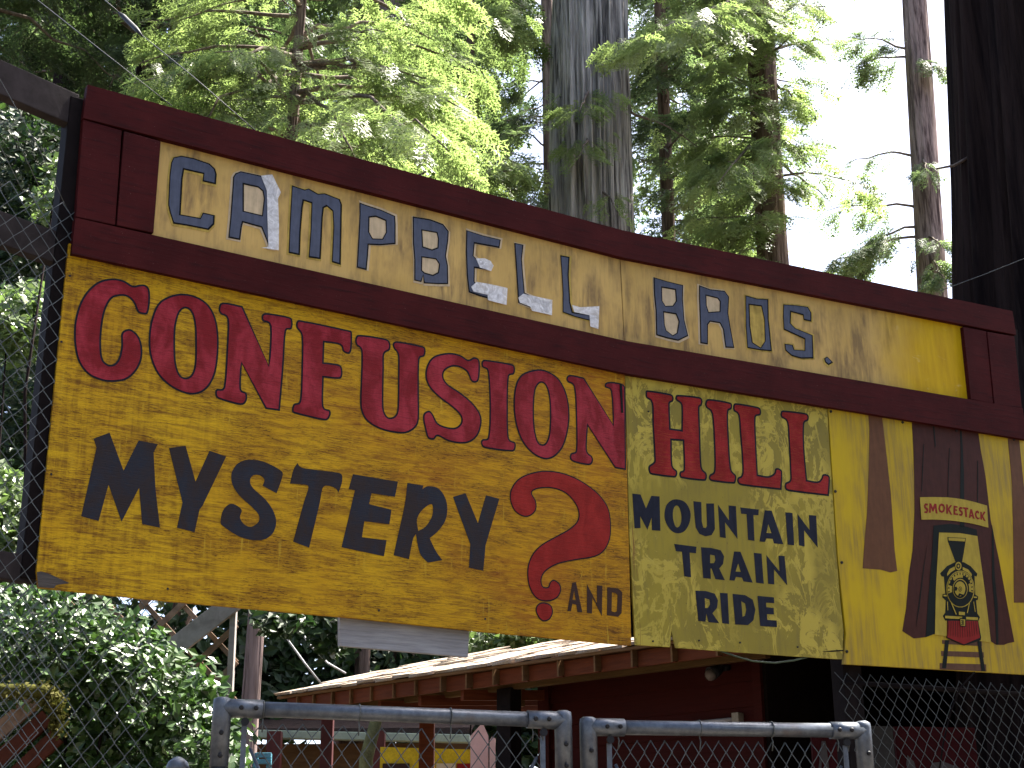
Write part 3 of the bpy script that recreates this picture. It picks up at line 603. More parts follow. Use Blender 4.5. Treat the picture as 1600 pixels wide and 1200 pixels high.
# ------------------------------------------------------------------ ground
rng = np.random.default_rng(5)
def vnoise(x, y, seed=0):
    xi, yi = np.floor(x).astype(int), np.floor(y).astype(int); fx, fy = x - xi, y - yi
    h = lambda a, b: (np.sin(a * 127.1 + b * 311.7 + seed * 74.7) * 43758.5453) % 1
    sx, sy = fx * fx * (3 - 2 * fx), fy * fy * (3 - 2 * fy)
    return (h(xi, yi) * (1 - sx) + h(xi + 1, yi) * sx) * (1 - sy) + (h(xi, yi + 1) * (1 - sx) + h(xi + 1, yi + 1) * sx) * sy
def ground():
    q = np.concatenate([-np.geomspace(900, 14, 16), np.linspace(-12, 12, 25), np.geomspace(14, 900, 16)])
    X, Y = np.meshgrid(q, q); n = len(q)
    far = np.clip((np.hypot(X, Y) - 14) / 60, 0, 1)
    Z = (vnoise(X / 2.3, Y / 2.3, 2) - .5) * .05 + (vnoise(X / 30, Y / 30, 4) - .5) * 3 * far - .03
    v = np.stack([X, Y, Z], -1).reshape(-1, 3)
    f = [(i * n + j, i * n + j + 1, (i + 1) * n + j + 1, (i + 1) * n + j) for i in range(n - 1) for j in range(n - 1)]
    t = NT('dusty_gravel_ground'); c = t.coord('obj'); a = t.noise(c, .35, 5); b = t.noise(c, 28, 5, .7)
    cc = t.mix(t.ramp(a, (.4, 0.0), (.62, 1.0)), (.15, .13, .105), (.085, .062, .042)); cc = t.mix(t.ramp(b, (.4, 0.0), (.7, .6)), cc, (.06, .05, .04))
    mb = MB(); mb.add(v, f, 0, None, True)
    return tag(mb.build('ground', t.done(t.bsdf(cc, .95, .1, t.bump(b, .02)))), 'dusty gravel forest ground', None, None, 'structure')
ground()
UPV = np.array([0, 0, 1.0])
# ------------------------------------------------------------------ chain link
def chain_link(name, parent, O, ux, uy, inside, u0, u1, v0, v1, w_=.052, h_=.052, r=.0019, shear=0.0, mat='wire', top=None):
    """woven zigzag wires on the plane O + u*ux + v*uy; inside(u, v) trims the sheet"""
    mb = MB(); ux, uy = np.asarray(ux, float), np.asarray(uy, float); nn = np.cross(ux, uy)
    for k in range(int(math.floor(u0 / w_)) - 1, int(math.ceil(u1 / w_)) + 1):
        run = []; j = 0; v = v0
        while v <= v1 + 1e-6:
            u = (k + ((j + k) % 2)) * w_ + shear * (v - v0); p = O + ux * u + uy * v + nn * (.0028 if (j + k) % 2 else -.0028) + ux * (rng.normal() * .0012) + uy * (rng.normal() * .0012)
            if inside(u, v): run.append(p)
            else:
                if len(run) > 1: mb.tube(run, r, 5)
                run = []
            v += h_; j += 1
        if len(run) > 1: mb.tube(run, r, 5)
    o = mb.build(name, MT[mat], parent); o['kind'] = 'stuff'; return o
# ------------------------------------------------------------------ timber fence on the left
pl = W(-2.56, .02, 0)                                   # its corner post stands at the end of the sign
AZF = R(40); DF = np.array([math.sin(AZF), math.cos(AZF), 0]); NF = np.array([math.cos(AZF), -math.sin(AZF), 0])
p_post = plane_hit(84, 600, W(-2.5, .05, 0), AZ[0]); p_post[2] = 0
fence = empty('timber_fence', p_post, 'dark timber framed fence with chain link beside the left end of the sign', 'fence')
mb = MB(); zt = plane_hit(116, 168, p_post, AZ[0])[2]
zlo = plane_hit(55, 910, p_post, AZF)[2]; mb.bar(p_post + UPV * zlo, p_post + UPV * (zt + .02), DIR[0] * .115, BACK[0] * .10); mb.build('post', MT['darkwood'], fence, .005)
p_end = p_post - DF * 2.4
for (pa, pb, nm) in (((120, 152), (125, 206), 'rail'), ((100, 370), (100, 420), 'rail'), ((55, 872), (55, 915), 'rail')):
    z1 = plane_hit(*pa, p_post, AZF)[2]; z0 = plane_hit(*pb, p_post, AZF)[2]; zc, hh = (z0 + z1) / 2, z1 - z0
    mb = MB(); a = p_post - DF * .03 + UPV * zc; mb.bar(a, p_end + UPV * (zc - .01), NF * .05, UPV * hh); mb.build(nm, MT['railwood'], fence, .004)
mb = MB(); mb.bar(p_end, p_end + UPV * (zt + .1), DF * .1, NF * .1); mb.build('post', MT['darkwood'], fence, .005)
ztop = plane_hit(100, 330, p_post, AZF)[2]
Of = p_post + NF * .055
chain_link('chain_link', fence, Of, DF, UPV, lambda u, v: u < .045 + .02 * math.sin(v * 9) and (v < ztop + .02 - .0 * u), -2.4, .06, .05, ztop + .05, .036, .040, .0019)
# loose upper wires
for k in range(5):
    mb = MB(); a = Of - DF * (.05 + .09 * k) + UPV * (ztop - .02); b = a + UPV * (.42 + .1 * rng.random()) - DF * (.34 + .1 * rng.random())
    mb.tube([a, a * .6 + b * .4 + NF * .02, b], .0014, 5); mb.build('loose_wire', MT['wire'], fence)
# ------------------------------------------------------------------ chain link infill between the corner post and the gate post
pq = plane_hit(278, 1190, W(-1.5, -.1, 0), AZ[0]); pq[2] = 0
infill = empty('fence_infill', pq, 'sagging chain link infill with round capped steel post left of the gates', 'fence')
mb = MB(); zq = plane_hit(278, 1200, pq, AZ[0])[2]; mb.tube([pq, pq + UPV * zq], .034, 14); mb.build('post', MT['galv'], infill)
mb = MB(); mb.tube([pq + UPV * (zq + dz) for dz in (-.01, .005, .02, .032, .038)], [.038, .038, .032, .018, .004], 14); mb.build('post_cap', MT['galv'], infill)
ztp = uz(150, 925)[1] + .03
Oi = W(0, -.035, 0)
edge = lambda v: uz(255, 1000)[0] + .03 * math.sin(v * 17) - .0
i0 = -2.62
pq_u = float(np.dot(pq - K, DIR[0]))
chain_link('chain_link', infill, Oi + BACK[0] * .07, DIR[0], UPV, lambda u, v: -2.6 < u < pq_u - .02 + .03 * math.sin(v * 23) and v < ztp, i0, pq_u, .05, ztp, .036, .046, .0019)
# ------------------------------------------------------------------ the two gate leaves
AZG = R(75); DG = np.array([math.sin(AZG), math.cos(AZG), 0]); NG = np.array([math.cos(AZG), -math.sin(AZG), 0])   # NG points to the camera
PG = at(900, 1118, 5.4)
def g_at(px, py): return plane_hit(px, py, PG, AZG)
def gate(pxl, pyl, pxr, pyr, label, ties, ww, hh):
    a, b = g_at(pxl, pyl), g_at(pxr, pyr); base = np.array([(a[0] + b[0]) / 2, (a[1] + b[1]) / 2, 0])
    g = empty('chain_link_gate', base, label, 'gate', 'gate leaves')
    pr = .0265; d = (b - a) / np.linalg.norm(b - a); zb = .12
    rt = lambda p, z: np.array([p[0], p[1], z])
    mb = MB(); mb.tube([a + d * .03, b - d * .03], pr, 18); mb.build('top_rail', MT['galv'], g)
    for p in (a, b):
        mb = MB(); mb.tube([rt(p, zb), rt(p, p[2] - .02)], pr, 18); mb.build('upright', MT['galv'], g)
    mb = MB(); mb.tube([rt(a, zb) , rt(b, zb)], pr, 14); mb.build('bottom_rail', MT['galv'], g)
    for p, s in ((a, 1), (b, -1)):
        e = MB(); R2 = pr * 1.2
        e.tube([rt(p, p[2] - .195), rt(p, p[2] + .012), rt(p, p[2] + pr * 1.1), rt(p, p[2] + pr * 1.35)], [R2, R2, R2 * .93, R2 * .55], 18)
        e.tube([p, p + d * s * .135], R2, 18)
        fit = e.build('elbow_fitting', MT['galv'], g)
        for q in (p + d * s * .062, p + d * s * .112, p - UPV * .085, p - UPV * .16):
            c = MB(); f0 = q + NG * R2 * .96; c.tube([f0, f0 + NG * .006, f0 + NG * .010], [.0085, .0085, .005], 8); c.build('bolt', MT['bolt'], fit)
        # stretcher bar with its clamp and a small gusset
        c = MB(); x = p + d * s * .078; c.bar(rt(x, zb + .05), rt(x, p[2] - .055), d * .018, NG * .006); c.build('tension_bar', MT['galv'], g)
        c = MB(); c.tube([x - UPV * .045 + NG * .012, x - UPV * .045 + NG * .02], .014, 10); c.build('bolt', MT['bolt'], g)
        c = MB(); zz = p[2] - .255; c.bar(rt(p, zz) - d * s * .03 , rt(p, zz) + d * s * .10, NG * .062, UPV * .03); c.build('clamp', MT['galv'], g, .003)
        c = MB(); c.tube([rt(x, zz) + NG * .01, rt(x, zz) + NG * .045], .011, 10); c.build('bolt', MT['galv'], g)
        c = MB(); c.tube([p + d * s * .10 - UPV * .13, p + d * s * .55 - UPV * 1.05], .006, 8); c.build('brace_rod', MT['galv'], g)
    for px in ties:
        t = (px - pxl) / (pxr - pxl); c0 = a + (b - a) * t; c = MB(); R3 = pr + .003
        c.tube([c0 + R3 * (math.cos(q) * UPV + math.sin(q) * NG) for q in np.linspace(-.7, math.pi, 9)] + [c0 - UPV * (pr + .02) + NG * .012, c0 - UPV * (pr + .05)], .0024, 6); c.build('wire_tie', MT['wire'], g)
    Lg = float(np.linalg.norm((b - a)[:2])); sl = (b[2] - a[2]) / Lg; dh = np.array([DG[0], DG[1], 0])
    O = rt(a, 0); top = a[2] - .045
    n = int(round(top / hh)) - 3; 
    chain_link('chain_link', g, O - NG * .002, dh + UPV * sl, UPV, lambda u, v: .07 < u < Lg - .06, 0, Lg, top - n * hh + hh, top, ww, hh, .0022)
    return g, a, b
gl, ga, gb = gate(347, 1106, 880, 1126, 'left leaf of the galvanised chain link gate, in front of the shingled roof', (408, 554, 697, 829, 846), .0345, .047)
gr, gc, gd = gate(919, 1136, 1348, 1142, 'right leaf of the galvanised chain link gate, in front of the red siding', (963, 1087, 1200, 1305, 1322), .0265, .041)
# ------------------------------------------------------------------ skewed chain link on the right
PR = W(2.0, .06, 0); rf = empty('slack_chain_link_fence', PR, 'slack skewed chain link sheet hanging below the train painting at right', 'fence')
zr = uz(1400, 1035)[1]; ur = uz(1322, 1100)[0]
v1 = zr + .06; us = uz(1318, 1050)[0]
chain_link('chain_link', rf, W(us + .56, .045, 0), DIR[1] * .97, UPV * .97 - DIR[1] * .22, lambda u, v: u - .0 > -.02 and .3 < v, -.1, 1.9, .4, 2.62, .034, .044, .0017)
ftop = W(2.35, .10, 0)
mb = MB(); mb.tube([W(us + .02, .06, 2.48), W(us + 1.6, .06, 2.48)], .012, 8); mb.build('rail', MT['darkwood'], rf)
mb = MB(); mb.tube([at(1523, 1050, 7.0), at(1500, 1075, 7.0), at(1486, 1110, 7.0), at(1474, 1160, 7.0), at(1466, 1215, 7.0)], .004, 6); mb.build('dead_stem', MT['darkwood'], rf)
# ------------------------------------------------------------------ shed with shingle roof
MT['red_siding'] = wood_mat('dark_red_siding_paint', (.055, .0085, .0065, 1), (.028, .005, .004, 1), (1, 1, 18), 4, .7, grain_amt=.5)
MT['beam'] = wood_mat('brown_beam_board', (.13, .078, .032, 1), (.06, .034, .015, 1), (1, 1, 14), 4, grain_amt=.6)
MT['fascia'] = wood_mat('orange_brown_board', (.155, .043, .017, 1), (.075, .021, .010, 1), (1, 1, 10), 5, .6)
MT['rafter'] = wood_mat('pale_rafter_wood', (.20, .112, .05, 1), (.10, .055, .028, 1), (1, 1, 6), 6)
MT['soffit'] = wood_mat('shaded_brown_roof_deck', (.045, .016, .009, 1), (.02, .008, .006, 1), (1, 1, 6), 6)  # brown darkened in the colour for the shade under the roof
MT['void'] = simple('shade_dark_interior_board', (.012, .008, .007), .9, .05, .4, 6)  # near-black base colour carries the shade inside the doorway
def shingle_mat():
    t = NT('weathered_shake'); inf = t.n('ObjectInfo').outputs['Random']; v = t.coord('obj', (1, 14, 1)); g = t.noise(v, 9, 4, .65)
    c = t.mix(inf, (.46, .40, .33), (.30, .235, .18)); c = t.mix(t.ramp(g, (.45, 0.0), (.7, .8)), c, (.12, .085, .065))
    return t.done(t.bsdf(c, .85, .2, t.bump(g, .006)))
MT['shake'] = shingle_mat()
AZS = R(-47); DS = np.array([math.sin(AZS), math.cos(AZS), 0]); BS = np.array([math.cos(AZS), -math.sin(AZS), 0]); BS = BS if BS[1] > 0 else -BS   # DS runs left-back along the eave, BS away from the viewer
PE = at(725, 1042, 10.0); ze = PE[2]
def e_at(px, py): return plane_hit(px, py, PE, AZS)
def e_u(px, py): return float(np.dot(e_at(px, py) - PE, DS))
uL, uR = e_u(437, 1087), e_u(1180, 985)
shed = empty('red_shed', (PE[0], PE[1] , 0), 'dark red sided shed with low shake roof behind the gates', 'shed')
EP = lambda u, b, z: PE * (1, 1, 0) + DS * u + BS * b + UPV * z
pitch = R(14.5); RL = 1.7
rp = lambda u, s, h=0: EP(u, s * math.cos(pitch) - h * math.sin(pitch), ze + s * math.sin(pitch) + h * math.cos(pitch))
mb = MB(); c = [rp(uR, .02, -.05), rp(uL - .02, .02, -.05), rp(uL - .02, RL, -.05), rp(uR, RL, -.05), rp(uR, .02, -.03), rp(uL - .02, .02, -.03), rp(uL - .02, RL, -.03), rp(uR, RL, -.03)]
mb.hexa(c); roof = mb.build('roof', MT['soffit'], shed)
# shakes
sh_meshes = []
for k in range(4):
    r_ = random.Random(k); wd, ln, th = .15 + .05 * r_.random(), .42, .022
    mb = MB(); j = lambda s=.006: r_.uniform(-s, s)
    vs = [(0, j(), 0), (0, wd + j(), 0), (ln, wd * .98, 0), (ln, 0, 0), (0 + j(.02), j(), th + j(.004)), (j(.02), wd + j(), th + j(.004)), (ln, wd * .98, .006), (ln, 0, .006)]
    mb.hexa([vs[i] for i in (3, 2, 1, 0, 7, 6, 5, 4)]); sh_meshes.append(mb.mesh('shake', MT['shake']))
rs = random.Random(11); exv = Vector(rp(0, 1) - rp(0, 0)).normalized(); eyv = Vector(DS); ezv = exv.cross(eyv)
rloc = world_loc(roof)
nrows = 8
for row in range(nrows):
    u = uL + rs.uniform(-.06, 0); s0 = -.05 + row * .21
    while u > uR:
        if row > 4 and u < uR + 1.2: break
        wd = .17; k = rs.randrange(4)
        o = link_mesh('shake', sh_meshes[k], roof)
        tilt = Matrix.Rotation(rs.uniform(-.05, .02), 3, 'Y')
        M3 = Matrix((exv, eyv, ezv)).transposed() @ tilt @ Matrix.Rotation(rs.uniform(-.04, .04), 3, 'Z')
        mm = M3.to_4x4(); mm.translation = Vector(rp(u - wd, s0 + rs.uniform(-.03, .03), -.02 + .012 * rs.random())) - rloc
        o.matrix_local = mm; u -= wd + rs.uniform(.002, .03)
# fascia blocks and rafter tails along the eave
us = [e_u(px, 1087 - .145 * (px - 437)) for px in (446, 466, 491, 520, 549, 581, 616, 650, 690, 730, 772, 818, 873, 930, 988, 1050, 1120, 1190)]
fh = .098
for i in range(len(us) - 1):
    mb = MB(); z0 = ze - .045 - fh / 2; back = .02 + .03 * (i > 7) + .012 * rs.random()
    mb.bar(EP(us[i] - .006, back, z0), EP(us[i + 1] + .012, back, z0), BS * .022, UPV * fh); mb.build('fascia_block', MT['fascia'], shed, .002)
    mb = MB(); mb.bar(EP(us[i + 1], -.012, z0 - .004), EP(us[i + 1], 1.5, z0 + 1.5 * math.tan(pitch) - .03), DS * .013, UPV * (fh + .004)); mb.build('rafter_tail', MT['rafter'], shed)
mb = MB(); mb.bar(EP(uL, -.01, ze - .036), EP(uR, -.01, ze - .036), BS * .03, UPV * .018); mb.build('drip_edge', MT['rafter'], shed)
# beam under the rafters and the wall
PBm = EP(0, .30, 0); b_at = lambda px, py: plane_hit(px, py, PBm, AZS)
zb0, zb1 = b_at(1000, 1053)[2], b_at(1000, 1022)[2]
ub = lambda px, py: float(np.dot(b_at(px, py) - PE, DS))
mb = MB(); mb.bar(EP(ub(545, 1108), .30, (zb0 + zb1) / 2), EP(ub(1200, 1020), .30, (zb0 + zb1) / 2), BS * .05, UPV * (zb1 - zb0)); mb.build('beam', MT['beam'], shed, .004)
pp = b_at(795, 1075); mb = MB(); mb.bar((pp[0], pp[1], 0), (pp[0], pp[1], zb0 + .01), DS * .13, BS * .11); mb.build('porch_post', MT['darkwood'], shed, .005)
mb = MB(); q0 = EP(ub(775, 1075), .53, zb0 + .12); mb.bar(q0 - UPV * .2, q0 + UPV * .0, DS * .06, BS * .06); mb.build('bracket', MT['rafter'], shed)
WB = .75; PW = EP(0, WB, 0); w_at = lambda px, py: plane_hit(px, py, PW, AZS); wu = lambda px, py: float(np.dot(w_at(px, py) - PE, DS))
ua, ubb = wu(864, 1090), wu(1182, 1060); z1, z2 = w_at(1000, 1082)[2], w_at(1000, 1119.7)[2]; ex = z1 - z2
z = z1 + ex
k = 0
while z > .1:
    mb = MB(); d0, d1 = .012, .030
    A0, A1 = EP(ua, 0, 0), EP(ubb, 0, 0)
    cs = []
    for zz, dep in ((z - ex - .01, d1), (z, d0)):
        cs.append([EP(ua, WB - dep, zz), EP(ubb, WB - dep, zz), EP(ubb, WB + .01, zz), EP(ua, WB + .01, zz)])
    mb.hexa([*cs[0][::-1], *cs[1][::-1]]); mb.build('siding_board', MT['red_siding'], shed); z -= ex; k += 1
mb = MB(); mb.bar(EP(ubb - .03, WB - .02, .05), EP(ubb - .03, WB - .02, z1 + ex), DS * .06, BS * .06); mb.build('corner_trim', MT['red_siding'], shed)
mb = MB(); mb.bar(EP(ua + .05, WB - .02, .05), EP(ua + .05, WB - .02, z1 + ex), DS * .10, BS * .06); mb.build('corner_trim', MT['red_siding'], shed)
# dark room behind the opening to the right of the siding
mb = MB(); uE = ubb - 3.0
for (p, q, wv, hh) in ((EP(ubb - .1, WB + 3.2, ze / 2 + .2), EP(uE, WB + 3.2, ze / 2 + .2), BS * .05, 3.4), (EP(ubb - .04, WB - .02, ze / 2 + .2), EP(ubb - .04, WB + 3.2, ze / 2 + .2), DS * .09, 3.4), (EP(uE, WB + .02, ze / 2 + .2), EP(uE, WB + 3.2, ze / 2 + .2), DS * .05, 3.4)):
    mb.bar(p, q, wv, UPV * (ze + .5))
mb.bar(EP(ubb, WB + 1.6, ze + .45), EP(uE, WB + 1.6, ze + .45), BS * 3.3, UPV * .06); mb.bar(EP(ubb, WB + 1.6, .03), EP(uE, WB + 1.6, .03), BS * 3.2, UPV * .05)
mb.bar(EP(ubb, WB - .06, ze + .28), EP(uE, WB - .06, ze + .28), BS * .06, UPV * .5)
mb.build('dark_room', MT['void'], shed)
# interior under the roof, left of the wall: rafters of the porch
for k in range(5):
    mb = MB(); u = ua + .25 + k * .42; mb.bar(EP(u, .1, ze - .17), EP(u - .9, 2.8, ze - .02), DS * .03, UPV * .07); mb.build('porch_rafter', MT['fascia'], shed)
for k, py in enumerate((1092, 1098)):
    mb = MB(); zz = EP(0, 0, 0)[2] + at(760, py, 11.5)[2]; mb.bar(EP(ua - .2, 1.6 + k * .5, zz), EP(ua + 2.0, 1.6 + k * .5, zz), BS * .04, UPV * .045); mb.build('purlin', MT['fascia'], shed)
# flood lamp and tube light on the wall
lp = w_at(1142, 1044) - BS * .03; mb = MB(); mb.tube([lp, lp - BS * .06 - UPV * .01], .02, 10); mb.tube([lp - BS * .05 + DS * .01, lp - BS * .11 - UPV * .03 + DS * .02, lp - BS * .15 - UPV * .05 + DS * .03], [.022, .04, .046], 12); fx = mb.build('lamp_housing', MT['bolt'], shed)
mb = MB(); c0 = lp - BS * .14 - UPV * .05 + DS * .028; mb.tube([c0, c0 - BS * .03 - UPV * .016, c0 - BS * .045 - UPV * .024], [.042, .034, .01], 12); mb.build('bulb', simple('white_bulb_glass', (.17, .145, .135), .25, .4, .1), fx)
ta, tb = w_at(1085, 1131) - BS * .05, w_at(1160, 1124) - BS * .05; mb = MB(); mb.tube([ta, tb], .012, 10); mb.build('tube_light', simple('white_tube_glass', (.36, .35, .37), .25, .4, .05), shed)
mb = MB(); mb.bar(tb - UPV * .03 - DS * .0, tb + UPV * .035, DS * .05, BS * .06); mb.build('tube_bracket', simple('aged_white_plastic', (.30, .27, .22), .6), shed)
# red lettered boards leaning in the dark doorway (only their tops show)
def leaning_board(px0, py0, px1, py1, Y, mat, label, cat, marks=()):
    a, b = at(px0, py0, Y), at(px1, py1, Y); r_ = empty('lettered_board', ((a[0] + b[0]) / 2, Y, 0), label, cat)
    mb = MB(); zt_ = (a[2] + b[2]) / 2; mb.hexa([(a[0], Y, .03), (a[0], Y - .03, .03), (b[0], Y - .03, .03), (b[0], Y, .03), (a[0], Y, a[2]), (a[0], Y - .03, a[2]), (b[0], Y - .03, b[2]), (b[0], Y, b[2])][::1])
    mb.build('panel', mat, r_)
    for pts in marks:
        q = [at(x, y, Y - .034) for x, y in pts]; n = len(q); mb = MB(); mb.add(q + [p + np.array([0, .003, 0]) for p in q], [tuple(range(n))] + [(i, (i + 1) % n, n + (i + 1) % n, n + i) for i in range(n)]); mb.build('mark', MT['greymark'], r_)
    return r_
MT['greymark'] = simple('dull_grey_paint', (.07, .064, .066), .6, .1, .15); MT['redboard'] = simple('deep_red_board', (.036, .0035, .005), .6, .1, .3)
leaning_board(1266, 1150, 1306, 1152, 7.6, MT['redboard'], 'deep red lettered board behind the end of the right gate leaf', 'board', ([(1278, 1210), (1284, 1158), (1290, 1158), (1293, 1180), (1297, 1210), (1290, 1210), (1288, 1190), (1284, 1190), (1283, 1210)],))
leaning_board(1395, 1136, 1520, 1138, 7.7, MT['redboard'], 'wide dark red lettered board behind the slack chain link', 'board', ([(1418, 1180), (1428, 1190), (1434, 1210), (1424, 1210), (1416, 1195)], [(1456, 1192), (1474, 1190), (1500, 1200), (1500, 1210), (1456, 1210)]))
leaning_board(1358, 1135, 1392, 1136, 7.65, simple('dull_grey_board', (.03, .029, .028), .7), 'narrow plain grey board beside the dark red board', 'board')
# green garden wire hanging below the metal panel
mb = MB(); mb.tube([W(*[uz(x, y, -.02, 1)[0], .0, uz(x, y, -.02, 1)[1]]) for x, y in ((1130, 1016), (1152, 1024), (1180, 1032), (1215, 1035), (1245, 1031), (1268, 1025))], .0042, 8)
tag(mb.build('green_wire', simple('green_plastic_wire', (.05, .075, .045), .5)), 'green plastic wire looping below the metal sheet', 'wire')
# ------------------------------------------------------------------ gift shop in the back, seen through the left gate
Yb = 15.0
shop = empty('gift_shop', (at(500, 1150, Yb)[0], Yb, 0), 'low plywood building with mossy roof and pale green gutter seen through the left gate', 'building')
MT['moss_roof'] = simple('mossy_dark_roofing', (.055, .038, .035), .95, .1, .5, 20, bump=.03); MT['gutter'] = simple('pale_green_gutter', (.25, .30, .24), .45, .4, .2)
MT['plywall'] = wood_mat('brown_plywood_wall', (.14, .08, .04, 1), (.06, .035, .02, 1), (1, 1, 4), 6); MT['redpost'] = simple('dark_red_post_paint', (.060, .010, .009), .6, .3, .25)
gz = at(400, 1148, Yb)[2]; x0, x1 = at(395, 1150, Yb)[0], at(735, 1150, Yb)[0]
mb = MB(); mb.hexa([(x0 - 2, Yb, gz), (x1, Yb, gz), (x1, Yb + 4, gz + .62), (x0 - 2, Yb + 4, gz + .62), (x0 - 2, Yb, gz + .06), (x1, Yb, gz + .06), (x1, Yb + 4, gz + .68), (x0 - 2, Yb + 4, gz + .68)]); mb.build('roof', MT['moss_roof'], shop)
mb = MB(); mb.bar((x0, Yb - .06, gz + .0), (x1, Yb - .06, gz - .06), (0, .12, 0), (0, 0, .08)); mb.build('gutter', MT['gutter'], shop, .01)
mb = MB(); mb.bar((x0 - 2, Yb + .5, gz / 2), (x1, Yb + .5, gz / 2), (0, .1, 0), (0, 0, gz - .1)); mb.build('wall', MT['plywall'], shop)
for px, wd in ((428, .14), (590, .14)):
    mb = MB(); x = at(px, 1180, Yb - .3)[0]; mb.bar((x, Yb - .3, 0), (x, Yb - .3, gz), (wd, 0, 0), (0, .12, 0)); mb.build('post', MT['redpost'], shop, .005)
for px, Y, wd, mt, lb in ((511, 12.0, .095, 'redpost', 'dark red square post standing behind the left gate'), (667, 12.0, .12, 'fascia', 'brown square post standing behind the left gate, right of the red one')):
    mb = MB(); x = at(px, 1160, Y)[0]; mb.bar((x, Y, 0), (x, Y, at(px, 1124, Y)[2]), (wd, 0, 0), (0, wd, 0)); tag(mb.build('porch_post', MT[mt], None, .005), lb, 'post')
# yellow board with lettering, blue chair back, pale pickets
yb = empty('yellow_board', at(665, 1200, 13.2) * (1, 1, 0), 'yellow painted board low behind the left gate', 'board')
a, b = at(595, 1168, 13.2), at(737, 1172, 13.2); mb = MB(); mb.hexa([(a[0], 13.2, 1.2), (a[0], 13.15, 1.2), (b[0], 13.15, 1.2), (b[0], 13.2, 1.2), (a[0], 13.2, a[2]), (a[0], 13.15, a[2]), (b[0], 13.15, b[2]), (b[0], 13.2, b[2])]); mb.build('panel', simple('yellow_board_paint', (.52, .36, .01), .5), yb)
for x0_, x1_, mt in ((598, 640, 'brownblack'), (682, 712, 'halo_w'), (714, 737, 'art_red')):
    a, b = at(x0_, 1193, 13.14), at(x1_, 1193, 13.14); mb = MB(); mb.bar((a[0], 13.14, a[2] - .15), (b[0], 13.14, a[2] - .15), (0, .01, 0), (0, 0, .3)); mb.build('mark', MT[mt], yb)
ch = empty('blue_bench', at(410, 1185, 12.5) * (1, 1, 0), 'turquoise painted bench back low behind the left gate', 'bench')
MT['turq'] = simple('turquoise_paint', (.07, .20, .26), .4)
for py in (1180, 1190): a, b = at(398, py, 12.5), at(424, py, 12.5); mb = MB(); mb.bar(a, b, (0, .03, 0), (0, 0, .04)); mb.build('slat', MT['turq'], ch, .004)
for px in (400, 421): a = at(px, 1178, 12.55); mb = MB(); mb.bar((a[0], 12.55, 0), a, (.04, 0, 0), (0, .04, 0)); mb.build('leg', MT['turq'], ch)
MT['pink'] = simple('pale_pink_picket_paint', (.62, .40, .37), .55, .3, .12)
for (pts, Y, lb) in (([(735, 1150), (754, 1129), (763, 1150), (762, 1260), (736, 1260)], 9.4, 'tall pale pink pointed picket behind the left gate'), ([(765, 1156), (769, 1151), (774, 1154), (773, 1260), (764, 1260)], 9.3, 'narrow pale pink picket right of the tall one')):
    q = [at(x, y, Y) for x, y in pts]; q[-1][2] = q[-2][2] = .02
    n = len(q); mb = MB(); mb.add(q + [p + np.array([0, .07, 0]) for p in q], [tuple(range(n))[::-1], tuple(range(n, 2 * n))] + [(i, (i + 1) % n, n + (i + 1) % n, n + i) for i in range(n)]); tag(mb.build('picket', MT['pink']), lb, 'picket')
mb = MB(); mb.tube([at(575, 1300, 10.5) * (1, 1, 0), at(572, 1185, 10.5), at(588, 1125, 10.5)], [.06, .05, .042], 10); tag(mb.build('bare_stump', simple('mossy_pale_stem', (.13, .13, .06), .9, .1, .5, 14)), 'bare mossy stem leaning up behind the left gate', 'stem')
# ------------------------------------------------------------------ foliage builders
def leafy_mesh(name, quads, cv, mat, parent, mats=None):
    """quads: (n,4,3) leaf faces; cv: (n,) tint per leaf"""
    n, kk = quads.shape[:2]; off = np.array(world_loc(parent)) if parent is not None else np.zeros(3)
    v = (quads.reshape(-1, 3) - off).astype('f'); me = bpy.data.meshes.new(name)
    me.vertices.add(n * kk); me.vertices.foreach_set('co', v.ravel())
    me.loops.add(n * kk); me.loops.foreach_set('vertex_index', np.arange(n * kk, dtype='i'))
    me.polygons.add(n); me.polygons.foreach_set('loop_start', np.arange(0, n * kk, kk, dtype='i')); me.polygons.foreach_set('loop_total', np.full(n, kk, 'i'))
    a = me.attributes.new('cv', 'FLOAT', 'POINT'); a.data.foreach_set('value', np.repeat(cv, kk).astype('f'))
    me.materials.append(mat); me.update(calc_edges=True); me.validate()
    return link_mesh(name, me, parent)
def spray_template(seed, pairs=7, sub=2):
    """a flat redwood spray of unit length along +x: twigs either side, each with short leaflets"""
    r_ = np.random.default_rng(seed); out = []
    def leaf(p, d, L, wd):
        d = d / np.linalg.norm(d); s = np.array([-d[1], d[0], 0]); dz = np.array([0, 0, r_.uniform(-.25, .15) * L])
        out.append([p - s * wd, p + d * L + dz, p + s * wd])
    def dirv(a): return np.array([math.cos(a), math.sin(a), 0])
    for i in range(pairs):
        t = .08 + .86 * i / (pairs - 1); base = np.array([t, .06 * math.sin(t * 3), -.16 * t * t])
        for sg in (-1, 1):
            if r_.random() < .08: continue
            L = (.16 + .34 * math.sin(math.pi * min(1, .25 + .75 * (1 - t)))) * r_.uniform(.75, 1.15) * (1 - .45 * t); a = sg * r_.uniform(.65, .95); d = dirv(a)
            b = base + np.array([r_.uniform(-.03, .03), 0, 0])
            leaf(b, d, L, .030)
            for k in range(sub):
                q = b + d * L * (.30 + .55 * k / max(1, sub - 1)) + np.array([0, 0, -.03])
                for s2 in (-1, 1): leaf(q, dirv(a + s2 * r_.uniform(.5, .8)), L * r_.uniform(.36, .5), .032)
    for a in (-.35, 0, .35): leaf(np.array([.93, .02, -.15]), dirv(a), .2, .034)
    return np.array(out)
SPRAY = [spray_template(i) for i in range(5)]; SPRAY_C = [spray_template(20 + i, 6, 1) for i in range(4)]
